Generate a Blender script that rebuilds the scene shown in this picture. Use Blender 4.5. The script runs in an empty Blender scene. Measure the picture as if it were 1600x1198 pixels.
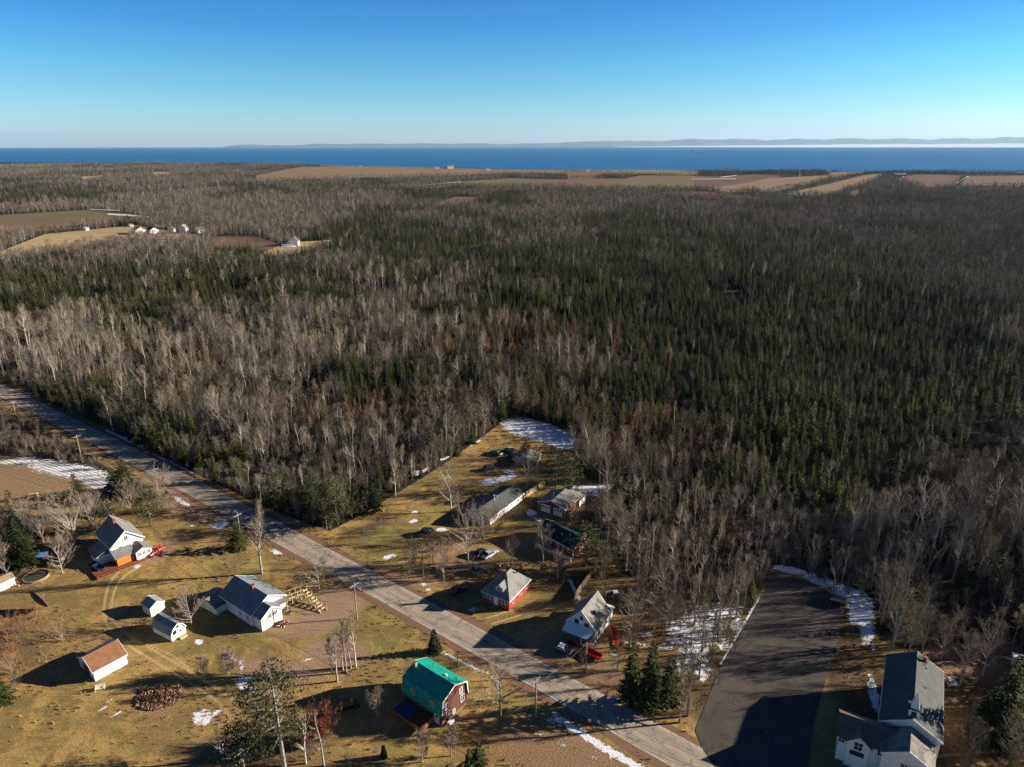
import bpy, math, random
import numpy as np
from mathutils import Vector
random.seed(7); rng = np.random.default_rng(11)
R = math.radians
sc = bpy.context.scene
# ------------------------------------------------------------------ camera
H = 90.0; FPX = 1067.0; PITCH = R(19.17); ROLL = R(0.143)
def _basis():
    f = np.array([0, math.cos(PITCH), -math.sin(PITCH)]); r = np.array([1., 0, 0]); u = np.cross(r, f)
    c, s = math.cos(ROLL), math.sin(ROLL)
    return f, r*c - u*s, u*c + r*s
FW, RI, UP = _basis()
cd = bpy.data.cameras.new('camera'); cam = bpy.data.objects.new('camera', cd); sc.collection.objects.link(cam)
cam.location = (0, 0, H)
from mathutils import Matrix
cam.rotation_euler = Matrix(((RI[0], UP[0], -FW[0]), (RI[1], UP[1], -FW[1]), (RI[2], UP[2], -FW[2]))).to_euler()
cd.sensor_width = 36; cd.lens = 36*FPX/1600; cd.clip_start = 1; cd.clip_end = 250000
sc.camera = cam
# ------------------------------------------------------------------ light
SUN_EL, SUN_AZ = 17.0, 7.0        # azimuth measured from +X towards +Y
w = bpy.data.worlds.new('World'); sc.world = w; w.use_nodes = True
nt = w.node_tree; bg = nt.nodes['Background']
sky = nt.nodes.new('ShaderNodeTexSky'); sky.sky_type = 'NISHITA'; sky.sun_disc = False
sky.sun_elevation = R(SUN_EL); sky.sun_rotation = R(90-SUN_AZ); sky.altitude = 100; sky.air_density = 1.0; sky.dust_density = 0.3; sky.ozone_density = 3.0
tc = nt.nodes.new('ShaderNodeTexCoord'); sep = nt.nodes.new('ShaderNodeSeparateXYZ'); nt.links.new(tc.outputs['Generated'], sep.inputs[0])
rp = nt.nodes.new('ShaderNodeValToRGB'); nt.links.new(sep.outputs['Z'], rp.inputs[0])
el = rp.color_ramp.elements
SKYR = [(0.0, (0.39, 0.488, 0.756)), (0.011, (0.398, 0.496, 0.748)), (0.0314, (0.325, 0.48, 0.675)), (0.0636, (0.219, 0.427, 0.577)), (0.103, (0.142, 0.382, 0.541)), (0.14, (0.091, 0.313, 0.524)), (0.17, (0.069, 0.284, 0.504)), (0.24, (0.02, 0.089, 0.187)), (1.0, (0.018, 0.053, 0.126))]
el[0].position = 0; el[0].color = (*SKYR[0][1], 1); el[1].position = 1; el[1].color = (*SKYR[-1][1], 1)
for p, c in SKYR[1:-1]:
    e = el.new(p); e.color = (*c, 1)
mx = nt.nodes.new('ShaderNodeMix'); mx.data_type = 'RGBA'; mx.blend_type = 'MULTIPLY'; mx.inputs[0].default_value = 1
nt.links.new(sky.outputs[0], mx.inputs[6]); nt.links.new(rp.outputs[0], mx.inputs[7]); nt.links.new(mx.outputs[2], bg.inputs[0])
bg.inputs[1].default_value = 0.13
sl = bpy.data.lights.new('sun', 'SUN'); sl.energy = 5.0; sl.angle = R(0.55); sl.color = (1.0, 0.88, 0.73)
so = bpy.data.objects.new('sun', sl); sc.collection.objects.link(so)
sd = Vector((math.cos(R(SUN_EL))*math.cos(R(SUN_AZ)), math.cos(R(SUN_EL))*math.sin(R(SUN_AZ)), math.sin(R(SUN_EL))))
so.rotation_euler = sd.to_track_quat('Z', 'Y').to_euler(); so.location = (60, 60, 60)
vs = sc.view_settings; vs.view_transform = 'Standard'; vs.look = 'None'; vs.gamma = 1; vs.exposure = 1.3; vs.use_curve_mapping = False
sc.render.resolution_x = 1024; sc.render.resolution_y = 766
cy = sc.cycles; cy.max_bounces = 5; cy.diffuse_bounces = 2; cy.glossy_bounces = 2; cy.transparent_max_bounces = 6; cy.transmission_bounces = 2; cy.volume_bounces = 0
cy.use_denoising = True; cy.denoising_prefilter = 'NONE'; cy.denoising_input_passes = 'RGB_ALBEDO_NORMAL'; cy.use_adaptive_sampling = False; cy.sample_clamp_indirect = 4

# ------------------------------------------------------------------ helpers
def G(px, py, z=0.0):                       # point of the flat ground seen at a place of the survey photo (1600 px wide)
    d = FW + RI*(px-800)/FPX - UP*(py-599)/FPX
    t = (z-H)/d[2]; return d[0]*t, d[1]*t
def PJ(X, Y, Z=0.0):
    X = np.asarray(X, float); d0, d1, d2 = X, np.asarray(Y, float), np.asarray(Z, float)-H
    zz = d0*FW[0]+d1*FW[1]+d2*FW[2]; zz = np.where(zz < 1, 1, zz)
    return 800+FPX*(d0*RI[0]+d1*RI[1]+d2*RI[2])/zz, 599-FPX*(d0*UP[0]+d1*UP[1]+d2*UP[2])/zz
def HG(px, by, ty):                         # height of an upright thing with its foot at (px,by) and its top at row ty
    x, y = G(px, by); lo, hi = 0, 40
    for _ in range(40):
        m = (lo+hi)/2
        if PJ(x, y, m)[1] > ty: lo = m
        else: hi = m
    return lo
def inpoly(px, py, poly):
    r = np.zeros(np.shape(px), bool); n = len(poly)
    for i in range(n):
        x0, y0 = poly[i]; x1, y1 = poly[(i+1) % n]
        if y0 == y1: continue
        c = ((y0 > py) != (y1 > py)) & (px < (x1-x0)*(py-y0)/(y1-y0)+x0)
        r ^= c
    return r
def link(o, parent=None):
    sc.collection.objects.link(o)
    if parent: o.parent = parent
    return o
def tag(o, label=None, cat=None, group=None, kind=None):
    if label: o['label'] = label
    if cat: o['category'] = cat
    if group: o['group'] = group
    if kind: o['kind'] = kind
    return o
def empty(name, loc, rz, label, cat, group=None):
    o = bpy.data.objects.new(name, None); o.empty_display_size = .5; o.location = loc; o.rotation_euler = (0, 0, rz); link(o)
    return tag(o, label, cat, group)
def np_mesh(name, V, F, mats, mi=None, smooth=False):
    # V (n,3); F list of arrays (m,k)
    me = bpy.data.meshes.new(name)
    V = np.asarray(V, np.float32); me.vertices.add(len(V)); me.vertices.foreach_set('co', V.ravel())
    if not isinstance(F, list): F = [F]
    F = [np.asarray(f, np.int32) for f in F if len(f)]
    tot = np.concatenate([np.full(len(f), f.shape[1], np.int32) for f in F]); idx = np.concatenate([f.ravel() for f in F])
    me.loops.add(len(idx)); me.loops.foreach_set('vertex_index', idx)
    me.polygons.add(len(tot)); me.polygons.foreach_set('loop_start', np.concatenate([[0], np.cumsum(tot)[:-1]]).astype(np.int32)); me.polygons.foreach_set('loop_total', tot)
    for m in (mats if isinstance(mats, (list, tuple)) else [mats]): me.materials.append(m)
    if mi is not None: me.polygons.foreach_set('material_index', np.asarray(mi, np.int32))
    me.update(calc_edges=True)
    me.polygons.foreach_set('use_smooth', np.full(len(tot), smooth)); 
    return me
class MB:
    def __init__(s): s.v = []; s.f = []; s.m = []
    def poly(s, pts, m=0):
        i = len(s.v); s.v += [tuple(p) for p in pts]; s.f.append(list(range(i, i+len(pts)))); s.m.append(m)
    def box(s, x0, x1, y0, y1, z0, z1, m=0):
        i = len(s.v); s.v += [(x, y, z) for z in (z0, z1) for (x, y) in ((x0, y0), (x1, y0), (x1, y1), (x0, y1))]
        for q in ((3, 2, 1, 0), (4, 5, 6, 7), (0, 1, 5, 4), (1, 2, 6, 5), (2, 3, 7, 6), (3, 0, 4, 7)): s.f.append([i+k for k in q]); s.m.append(m)
    def bar(s, a, b, wd, m=0, n=4, w2=None):
        a = Vector(a); b = Vector(b); d = (b-a)
        if d.length < 1e-6: return
        d.normalize(); u = d.orthogonal().normalized(); v = d.cross(u); i = len(s.v); w2 = wd if w2 is None else w2
        for p, q in ((a, wd), (b, w2)):
            for k in range(n):
                t = 2*math.pi*(k+.5)/n; s.v.append(tuple(p+(u*math.cos(t)+v*math.sin(t))*q/2*(1.414 if n == 4 else 1)))
        for k in range(n): s.f.append([i+k, i+(k+1) % n, i+n+(k+1) % n, i+n+k]); s.m.append(m)
        s.f.append([i+k for k in range(n)][::-1]); s.f.append([i+n+k for k in range(n)]); s.m += [m, m]
    def prism(s, prof, x0, x1, m=0, cap=True):     # prof: (y,z) loop, extruded along x
        i = len(s.v); n = len(prof)
        s.v += [(x0, y, z) for y, z in prof]+[(x1, y, z) for y, z in prof]
        for k in range(n): s.f.append([i+k, i+(k+1) % n, i+n+(k+1) % n, i+n+k]); s.m.append(m)
        if cap: s.f.append([i+k for k in range(n)][::-1]); s.f.append([i+n+k for k in range(n)]); s.m += [m, m]
    def build_each(s, name, mats, parent, nf=6):
        for a in range(0, len(s.f), nf):
            m_ = MB(); ids = sorted({i for f in s.f[a:a+nf] for i in f}); mp_ = {k: j for j, k in enumerate(ids)}; m_.v = [s.v[i] for i in ids]; m_.f = [[mp_[i] for i in f] for f in s.f[a:a+nf]]; m_.m = s.m[a:a+nf]; m_.build(name, mats, parent)
    def build(s, name, mats, parent=None, bevel=0, smooth=False):
        me = bpy.data.meshes.new(name); me.from_pydata(s.v, [], s.f)
        for m in (mats if isinstance(mats, (list, tuple)) else [mats]): me.materials.append(m)
        me.polygons.foreach_set('material_index', s.m); me.polygons.foreach_set('use_smooth', [smooth]*len(s.f)); me.update()
        import bmesh
        b = bmesh.new(); b.from_mesh(me); bmesh.ops.recalc_face_normals(b, faces=b.faces); b.to_mesh(me); b.free()
        o = bpy.data.objects.new(name, me); link(o, parent)
        if bevel:
            md = o.modifiers.new('bevel', 'BEVEL'); md.width = bevel; md.segments = 2; md.limit_method = 'ANGLE'
        return o
# ------------------------------------------------------------------ materials
def new_mat(name, rough=.8, spec=.3):
    m = bpy.data.materials.new(name); m.use_nodes = True; t = m.node_tree; b = t.nodes['Principled BSDF']
    b.inputs['Roughness'].default_value = rough; b.inputs['Specular IOR Level'].default_value = spec
    return m, t, b
def N(t, typ, **k):
    n = t.nodes.new(typ)
    for a, v in k.items(): setattr(n, a, v)
    return n
def mixc(t, fac, a, b, mode='MIX'):
    n = N(t, 'ShaderNodeMix', data_type='RGBA', blend_type=mode)
    for s, v in ((0, fac), (6, a), (7, b)):
        if isinstance(v, (int, float)): n.inputs[s].default_value = v
        elif isinstance(v, tuple): n.inputs[s].default_value = (*v, 1)
        else: t.links.new(v, n.inputs[s])
    return n.outputs[2]
def mathn(t, op, a, b=None, c=None, clamp=False):
    n = N(t, 'ShaderNodeMath', operation=op, use_clamp=clamp)
    for i, v in enumerate((a, b, c)):
        if v is None: continue
        if isinstance(v, (int, float)): n.inputs[i].default_value = v
        else: t.links.new(v, n.inputs[i])
    return n.outputs[0]
def noise(t, vec, scale, detail=4, rough=.6, dist=0):
    n = N(t, 'ShaderNodeTexNoise'); n.inputs['Scale'].default_value = scale; n.inputs['Detail'].default_value = detail; n.inputs['Roughness'].default_value = rough; n.inputs['Distortion'].default_value = dist
    if vec is not None: t.links.new(vec, n.inputs['Vector'])
    return n.outputs['Fac']
def ss(t, v, a, b):
    n = N(t, 'ShaderNodeMapRange', interpolation_type='SMOOTHSTEP'); t.links.new(v, n.inputs[0]); n.inputs[1].default_value = a; n.inputs[2].default_value = b
    return n.outputs[0]
def bump(t, b, h, strength=.5, dist=.1):
    n = N(t, 'ShaderNodeBump'); n.inputs['Strength'].default_value = strength; n.inputs['Distance'].default_value = dist
    t.links.new(h, n.inputs['Height']); t.links.new(n.outputs[0], b.inputs['Normal'])
def vary(name, c1, c2=None, scale=1.5, rough=.8, spec=.3, stripes=None, metal=0, dirt=None):
    """painted / shingled / boarded surface: two tones of wear, optional board stripes (axis, scale)"""
    m, t, b = new_mat(name, rough, spec); tcn = N(t, 'ShaderNodeTexCoord'); v = tcn.outputs['Object']
    c2 = c2 or tuple(x*.72 for x in c1)
    f = ss(t, noise(t, v, scale, 5, .65), .35, .68)
    col = mixc(t, f, c1, c2)
    if dirt: col = mixc(t, ss(t, noise(t, v, scale*.35, 3), .52, .7), col, dirt)
    if stripes:
        ax, s, amt = stripes; wv = N(t, 'ShaderNodeTexWave', wave_type='BANDS', bands_direction=ax, wave_profile='SAW'); wv.inputs['Scale'].default_value = s; wv.inputs['Distortion'].default_value = .3; wv.inputs['Detail'].default_value = 1
        t.links.new(v, wv.inputs['Vector'])
        col = mixc(t, mathn(t, 'MULTIPLY', ss(t, wv.outputs['Fac'], .72, 1.0), amt), col, tuple(x*.35 for x in c1))
        bump(t, b, wv.outputs['Fac'], .4, .03)
    t.links.new(col, b.inputs['Base Color']); b.inputs['Metallic'].default_value = metal
    return m
M = {}
M['white'] = vary('white_siding', (.78, .77, .74), (.66, .66, .63), .8, .6, stripes=('Z', 2.2, .25), dirt=(.6, .59, .54))
M['trim'] = vary('white_trim', (.80, .79, .76), (.7, .69, .66), 2, .5)
M['cream'] = vary('cream_panel', (.72, .68, .58), (.6, .57, .48), 1, .6, stripes=('Z', 1.5, .3))
M['grey_roof'] = vary('grey_shingle', (.21, .21, .195), (.15, .15, .145), .9, .9, stripes=('Z', 3.2, .35), dirt=(.25, .25, .22))
M['light_roof'] = vary('pale_grey_shingle', (.215, .215, .20), (.165, .165, .155), .9, .9, stripes=('Z', 3.2, .3), dirt=(.14, .14, .125))
M['metal_roof'] = vary('pale_metal_roof', (.30, .31, .31), (.22, .23, .23), .8, .45, .5, stripes=('X', .8, .4))
M['blue_roof'] = vary('blue_grey_roof', (.20, .22, .25), (.14, .155, .18), .9, .8, stripes=('Z', 3, .3))
M['slate_roof'] = vary('dark_shingle', (.09, .10, .10), (.062, .068, .066), .8, .9, stripes=('Z', 3.2, .3))
M['worn_roof'] = vary('worn_shingle', (.27, .25, .22), (.13, .12, .105), .55, .9, stripes=('Z', 3.2, .4), dirt=(.08, .08, .075))
M['brown_roof'] = vary('brown_shingle', (.24, .115, .06), (.18, .08, .042), 1.2, .9, stripes=('Z', 4, .3))
M['brown_metal'] = vary('brown_metal_roof', (.17, .12, .085), (.12, .085, .06), .8, .5, .5, stripes=('Y', 1.6, .7))
M['teal'] = vary('teal_metal_roof', (.008, .33, .24), (.006, .24, .175), .9, .45, .4, stripes=('X', 1.1, .8))
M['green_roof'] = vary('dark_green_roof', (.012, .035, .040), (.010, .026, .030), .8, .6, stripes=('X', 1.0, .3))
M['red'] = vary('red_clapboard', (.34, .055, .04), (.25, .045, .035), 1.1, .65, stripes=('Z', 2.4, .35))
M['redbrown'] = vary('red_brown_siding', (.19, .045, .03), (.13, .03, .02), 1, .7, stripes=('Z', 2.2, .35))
M['brown'] = vary('brown_shakes', (.14, .06, .035), (.075, .035, .022), 2.2, .85, stripes=('Z', 2.6, .5))
M['wood'] = vary('weathered_wood', (.30, .23, .14), (.19, .145, .095), 3, .85)
M['newwood'] = vary('pale_new_wood', (.52, .42, .22), (.40, .32, .17), 3, .8)
M['orange'] = vary('orange_stained_wood', (.55, .19, .035), (.42, .14, .03), 2.5, .6, stripes=('X', 3, .4))
M['deck'] = vary('red_stained_deck', (.26, .085, .045), (.18, .06, .035), 2.5, .7, stripes=('X', 3, .5))
M['brick'] = vary('chimney_brick', (.33, .10, .055), (.24, .08, .05), 5, .9, stripes=('Z', 5, .4))
M['dark'] = vary('dark_metal', (.02, .02, .022), (.014, .014, .015), 2, .4, .5)
M['tyre'] = vary('tyre_rubber', (.018, .018, .018), None, 3, .9)
M['rim'] = vary('wheel_rim', (.4, .4, .4), None, 4, .35, .5, metal=.8)
M['steel'] = vary('galvanised_steel', (.45, .46, .46), (.34, .35, .35), 2, .45, .5, metal=.5)
M['pole'] = vary('pole_wood', (.30, .27, .23), (.20, .18, .15), 3, .9)
M['wire'] = vary('cable', (.03, .03, .03), None, 3, .6)
M['tarp'] = vary('blue_tarp', (.04, .20, .55), (.03, .14, .42), 2, .5)
M['pooltarp'] = vary('pool_tarp', (.015, .07, .20), None, 2, .6)
M['navy'] = vary('navy_paint', (.015, .03, .08), None, 2, .5)
M['snowy'] = vary('settled_snow', (.82, .84, .88), (.74, .77, .83), 1.5, .7)
M['mesh'] = vary('dish_mesh', (.055, .06, .045), (.035, .04, .03), 4, .7)
M['concrete'] = vary('concrete', (.42, .40, .37), (.32, .30, .28), 1.5, .9)
M['signgreen'] = vary('sign_green', (.03, .20, .12), None, 2, .5)
M['redpaint'] = vary('red_paint', (.60, .025, .02), (.45, .02, .015), 1.5, .35, .5)
def glass_mat(name, c=(.02, .025, .03)):
    m, t, b = new_mat(name, .08, .6); b.inputs['Base Color'].default_value = (*c, 1); return m
M['glass'] = glass_mat('window_glass')
def paint(name, c):
    m, t, b = new_mat(name, .3, .5); tcn = N(t, 'ShaderNodeTexCoord')
    f = ss(t, noise(t, tcn.outputs['Object'], 1.3, 5), .45, .75)
    t.links.new(mixc(t, f, c, tuple(x*.7+.02 for x in c)), b.inputs['Base Color']); b.inputs['Coat Weight'].default_value = .4; return m

def veg(name, c1, c2, c3=None, scale=.02, rough=.85, trans=0.0, amp=.35):
    """plant tissue: per-plant tone, broad variation from stand to stand"""
    m, t, b = new_mat(name, rough, .15); oi = N(t, 'ShaderNodeObjectInfo')
    col = mixc(t, oi.outputs['Random'], c1, c2)
    if c3: col = mixc(t, ss(t, noise(t, oi.outputs['Location'], scale, 2), .48, .62), col, c3)
    geo = N(t, 'ShaderNodeNewGeometry')
    h = noise(t, geo.outputs['Position'], 1.3, 2)
    mm = N(t, 'ShaderNodeMapRange'); t.links.new(h, mm.inputs[0]); mm.inputs[1].default_value = .3; mm.inputs[2].default_value = .7; mm.inputs[3].default_value = 1-amp; mm.inputs[4].default_value = 1+amp
    vv = N(t, 'ShaderNodeVectorMath', operation='SCALE'); t.links.new(col, vv.inputs[0]); t.links.new(mm.outputs[0], vv.inputs['Scale'])
    t.links.new(vv.outputs[0], b.inputs['Base Color'])
    return m
V_SPRUCE = veg('spruce_needles', (.016, .025, .009), (.042, .050, .013), (.058, .066, .014), amp=.55)
V_PINE = veg('pine_needles', (.050, .068, .024), (.075, .085, .030), None, amp=.4)
V_TWIG = veg('bare_twigs', (.085, .075, .060), (.155, .12, .088), (.125, .115, .098), amp=.45)
V_TWIGW = veg('pale_twigs', (.15, .13, .105), (.29, .225, .16), None, amp=.35)
V_YTWIG = veg('garden_twigs', (.20, .165, .13), (.26, .20, .15), None, amp=.3)
V_YBARK = veg('garden_bark', (.26, .235, .20), (.33, .30, .26), None, amp=.3)
V_LARCH = veg('larch_twigs', (.20, .108, .062), (.15, .098, .06), None, amp=.35)
V_REDB = veg('red_shoots', (.17, .05, .035), (.15, .06, .045), None, amp=.25)
V_RUST = veg('rusty_leaves', (.24, .11, .05), (.20, .11, .06), None, amp=.3)
V_BARK = veg('grey_bark', (.16, .148, .128), (.24, .22, .19), None, amp=.35)
V_BIRCH = veg('birch_bark', (.48, .45, .40), (.24, .22, .19), None, amp=.3)
V_DARKB = veg('spruce_bark', (.08, .065, .05), (.14, .12, .10), None, amp=.2)
V_WEED = veg('dry_weeds', (.42, .28, .12), (.30, .20, .09), (.22, .14, .06), .15, amp=.4)

# ------------------------------------------------------------------ ground
OPEN = [
 [(515,829),(560,806),(690,727),(803,646),(905,674),(908,700),(893,728),(925,752),(985,757),(995,782),(945,795),(925,822),(948,850),(965,890),(1010,915),(1100,945),(1168,962),(1210,882),(1285,914),(1360,945),(1375,1000),(1440,1022),(1500,1012),(1612,1008),(1640,1060),(1650,1198),(1650,1700),(300,1700),(300,900)],
 [(-700,262),(0,590),(89,635),(158,664),(259,716),(385,778),(448,805),(515,829),(620,900),(515,1700),(-2500,1700),(-2500,470),(-900,262)],
]
BELTS = [   # planted strips inside the open land: polygon, spacing, kinds
 [(-900,330),(-60,620),(0,640),(60,664),(112,694),(155,722),(215,752),(262,780),(256,795),(205,765),(150,735),(100,722),(0,712),(-900,560)],
 [(-900,760),(0,792),(45,800),(70,835),(40,880),(0,895),(-900,930)],
]
FIELDS = [  # far fields: polygon in survey pixels, colour key
 ('tan', [(400,272),(447,265),(475,261),(550,261),(700,265),(800,265.5),(900,266),(1010,266),(1090,267.5),(1090,271),(1000,270),(880,269.5),(800,269),(700,272),(625,274),(475,277),(400,280)]),
 ('green', [(645,293),(725,284),(800,279),(850,281),(930,281),(975,280),(1000,275),(1080,275),(1180,280),(1120,294),(1070,292),(925,291),(800,287),(712,287)]),
 ('rust', [(675,315),(712,308),(750,309),(737,313)]),
 ('rust', [(885,269),(937,270),(940,273),(930,276),(887,277)]),
 ('rust', [(835,283),(900,280),(968,279.5),(970,282),(880,288),(830,288)]),
 ('plough', [(1085,279),(1180,273),(1225,275.5),(1160,291),(1085,291)]),
 ('tan', [(1110,289),(1150,286),(1200,279.5),(1282,275),(1300,275),(1290,281),(1215,297),(1130,297)]),
 ('tan', [(1225,299),(1300,287),(1350,274.5),(1383,271),(1362,283),(1312,296),(1292,301),(1250,303)]),
 ('tan', [(1290,274),(1300,270),(1350,269),(1350,271),(1300,276)]),
 ('plough', [(1407,277),(1440,273),(1503,275),(1492,287),(1450,292),(1422,284)]),
 ('brown', [(1512,276),(1640,275),(1700,289),(1500,288)]),
 ('green', [(-80,335),(0,337),(140,328.5),(217,338),(212,344),(100,348),(0,347),(-80,350)]),
 ('rustg', [(-80,351),(0,347.6),(100,348.6),(190,345),(205,349),(100,354),(0,357),(-80,362)]),
 ('gold', [(-80,392),(0,386),(70,367),(212,353),(250,360),(312,369),(318,376),(225,374),(125,381),(50,391),(-80,400)]),
 ('rust', [(330,373),(360,369),(400,370),(450,378),(455,384),(400,383),(337,379)]),
 ('gold', [(410,386),(450,380),(520,376.5),(515,381),(450,391),(420,391)]),
 ('gold', [(125,277),(160,274.5),(160,277),(130,279.5)]), ('gold', [(240,269.3),(265,269),(265,271),(240,271.3)]),
 ('rust', [(732,376),(800,372),(805,374),(735,379)]), ('plough', [(1030,301),(1100,300),(1200,306),(1100,305)]),
 ('rust', [(1328,300),(1340,297),(1345,301),(1330,304)]),
 ('tan', [(500,258.5),(780,263.5),(770,264.5),(500,260.2)]),
]
def _grow(poly):
    ym = sum(p[1] for p in poly)/len(poly); return [(x, y+(6.5*FPX/math.hypot(*G(x, y)) if y > ym else 0)) for x, y in poly]
FIELDS = [(k, _grow(p)) for k, p in FIELDS]
def far_open(px, py):
    r = np.zeros(np.shape(px), bool)
    for k, p in FIELDS: r |= inpoly(px, py, p)
    return r
SH = [(-600,249.5),(0,254),(200,254.5),(400,255.5),(500,258),(600,262),(800,265),(1000,266),(1200,268),(1400,269),(1600,270),(2300,271.5)]
def shore_y(px): return np.interp(px, [p[0] for p in SH], [p[1] for p in SH])
# masks painted into the ground colour: ellipses (cx,cy,rx,ry,amp,tilt) and lines (x0,y0,x1,y1,w) in survey pixels
SNOW_E = [(1090,960,40,14,.8,10),(1100,1000,34,16,.85,0),(1075,1030,24,14,.8,0),(1060,975,30,8,.8,10),(1130,1005,18,18,.8,0),(1040,1010,24,10,.75,0),(700,745,10,3,.8,0),(885,895,10,20,.6,20),(930,830,26,5,.8,5),(985,825,16,10,.7,0),(1025,900,20,6,.7,10),(820,1020,20,5,.5,0),(575,930,10,2,.6,0),(838,672,54,15,1.7,12),(880,689,36,12,1.6,12),(810,661,28,6,1.3,8),(790,745,30,7,1,-18),(765,752,18,8,1,0),(800,738,20,5,.9,10),(942,766,48,9,1.6,2),(975,772,18,7,1,0),(905,770,14,4,1.2,0),
 (831,801,9,8,1.2,0),(843,812,12,5,1,30),(690,827,11,4,1.3,-5),(648,799,7,3,1.2,0),(646,813,10,4,1,-10),(608,869,13,4,1.2,-15),(640,862,6,3,.8,0),(662,912,9,4,.9,0),(668,920,7,3,.9,0),(345,818,17,7,1.3,-15),(300,820,5,2,1,-20),
 (385,1068,19,13,1.4,25),(317,1120,17,14,1.4,-20),(338,1113,14,5,1,-20),(311,1002,8,6,1.2,0),(362,1027,16,8,.8,20),(378,1040,6,14,.8,0),(215,884,9,4,1,-15),(60,905,16,3,1,-12),(62,917,9,2,.9,0),(480,1030,12,3,.9,-15),
 (740,952,14,6,.9,0),(105,733,85,15,1.15,10),(155,755,32,11,1.4,15),(30,719,45,6,1.1,-5),(60,700,20,2,.6,0),(432,862,13,5,1,25),(862,1125,16,12,.75,0),(283,782,24,5,1,30),(210,690,30,5,.9,28),(265,722,30,4,1.1,25),
 (1235,890,32,6,1.4,12),(1280,905,30,9,1.4,18),(1330,928,34,12,1.5,20),(1345,955,24,24,1.4,0),(1355,985,13,24,1.3,0),(1315,955,10,5,.8,0),(1085,985,62,38,.95,0),(1120,955,50,18,.95,0),(1085,1015,34,22,.95,0),(1066,1045,18,20,.8,0),(1100,1045,20,28,.85,0),
 (1050,1000,12,5,1,0),(990,1005,30,4,.8,8),(1010,990,14,5,1,0),(1365,1083,8,32,1.35,-12),(1150,975,12,20,.9,30),(905,950,6,25,.8,-25),(885,985,10,20,.55,0),(862,1000,12,14,.5,0),(1005,925,20,8,.7,0),(955,925,14,5,.9,15),(960,1022,10,4,.9,0),
 (1560,590,14,4,1.2,0),(1560,597,8,3,1,0),(1590,912,18,9,1,0),(980,840,12,12,.7,0),(1010,840,10,14,.6,0),(800,1190,30,8,.5,0),(880,1160,35,14,.5,0),(930,1180,30,12,.5,0),(845,1145,14,4,.8,0),(960,1185,14,5,.6,0),
 (740,1033,5,14,.5,0),(870,1015,16,6,.7,0),(130,1108,3,12,.5,60),(410,692,8,3,1,0),(425,690,5,2,1,0),(340,660,8,2,1,0),(1300,1006,6,20,.5,0),(600,916,18,3,.5,0),(820,1048,8,2,.9,0),(395,680,6,2,.9,0),(1365,1010,4,6,1,0)]
SNOW_L = [(165,672,240,712,3.5),(240,712,300,738,3),(652,740,668,731,2.2),(690,717,712,706,2.4),(735,695,750,687,1.6),(640,742,655,736,3.5),(868,1118,940,1165,6),(940,1165,1010,1205,6.5),(693,1018,735,1040,2.5),(735,1040,765,1052,2),(840,1025,890,1050,1.2),(1186,934,1127,1036,2.2),(150,1112,166,1103,1.2),(172,1120,190,1110,1.2),(165,1098,175,1092,1),(0,599,90,642,1.2),(300,748,385,785,1.2),(600,905,690,952,1.0),(890,905,905,935,3)]
DIRT_E = [(520,945,62,30,1,-20),(480,975,60,20,1,-10),(560,920,40,25,.9,0),(440,1045,80,20,.9,5),(520,1020,60,25,.9,0),(290,795,70,14,.9,20),(250,862,40,12,.9,-30),(600,900,60,12,.7,20),(650,905,50,14,.8,0),(720,880,60,18,.7,0),(700,850,45,14,.7,0),(820,930,10,6,.3,0),
 (640,930,50,8,.8,20),(790,1000,60,20,.45,0),(870,1010,60,20,.8,0),(940,1050,60,25,.6,0),(800,850,50,12,.6,-10),(850,890,60,14,.4,0),(240,1095,36,20,.9,15),(390,1140,60,12,.8,-20),(330,1170,70,20,.5,0),(880,1170,110,36,.8,10),(600,1130,50,10,.5,0),(1500,1045,60,14,1,0),(1440,1022,50,8,1,0),(1570,1010,60,10,.9,0),(1000,960,60,25,.5,0),(30,905,30,8,.7,0),(105,865,40,14,.5,0),(180,884,22,8,.7,-20),(60,960,30,5,.4,0),(290,780,120,8,.7,25),(450,855,40,6,.9,25)]
def _smooth(pts, w0, w1, n=7):
    r = []
    for k in range(len(pts)-1):
        p0, p1, p2, p3 = (pts[max(0, k-1)], pts[k], pts[k+1], pts[min(len(pts)-1, k+2)])
        for m in range(n):
            t_ = m/n; r.append(tuple(.5*((2*p1[c])+(-p0[c]+p2[c])*t_+(2*p0[c]-5*p1[c]+4*p2[c]-p3[c])*t_**2+(-p0[c]+3*p1[c]-3*p2[c]+p3[c])*t_**3) for c in (0, 1)))
    r.append(pts[-1]); return [(*a, *b_, w0+(w1-w0)*q/len(r)) for q, (a, b_) in enumerate(zip(r, r[1:]))]
TRACK_L = _smooth([(207,882),(186,892),(171,912),(164,938),(163,962),(174,984),(203,1008),(240,1032),(278,1054),(312,1076),(345,1100),(368,1130)], 1.6, 2.2)+_smooth([(216,886),(196,898),(182,915),(175,938),(174,960),(185,978),(214,1000),(252,1022),(290,1044),(326,1066),(360,1090),(384,1122)], 1.5, 2.0)+_smooth([(200,1000),(236,1008),(270,1024),(300,1046)], 1.2, 1.6)+_smooth([(760,965),(800,952),(836,936)], .9, 1.1)+_smooth([(768,974),(812,960),(850,942)], .9, 1.1)+_smooth([(1452,1182),(1520,1176),(1600,1170)], 2, 2)
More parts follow.
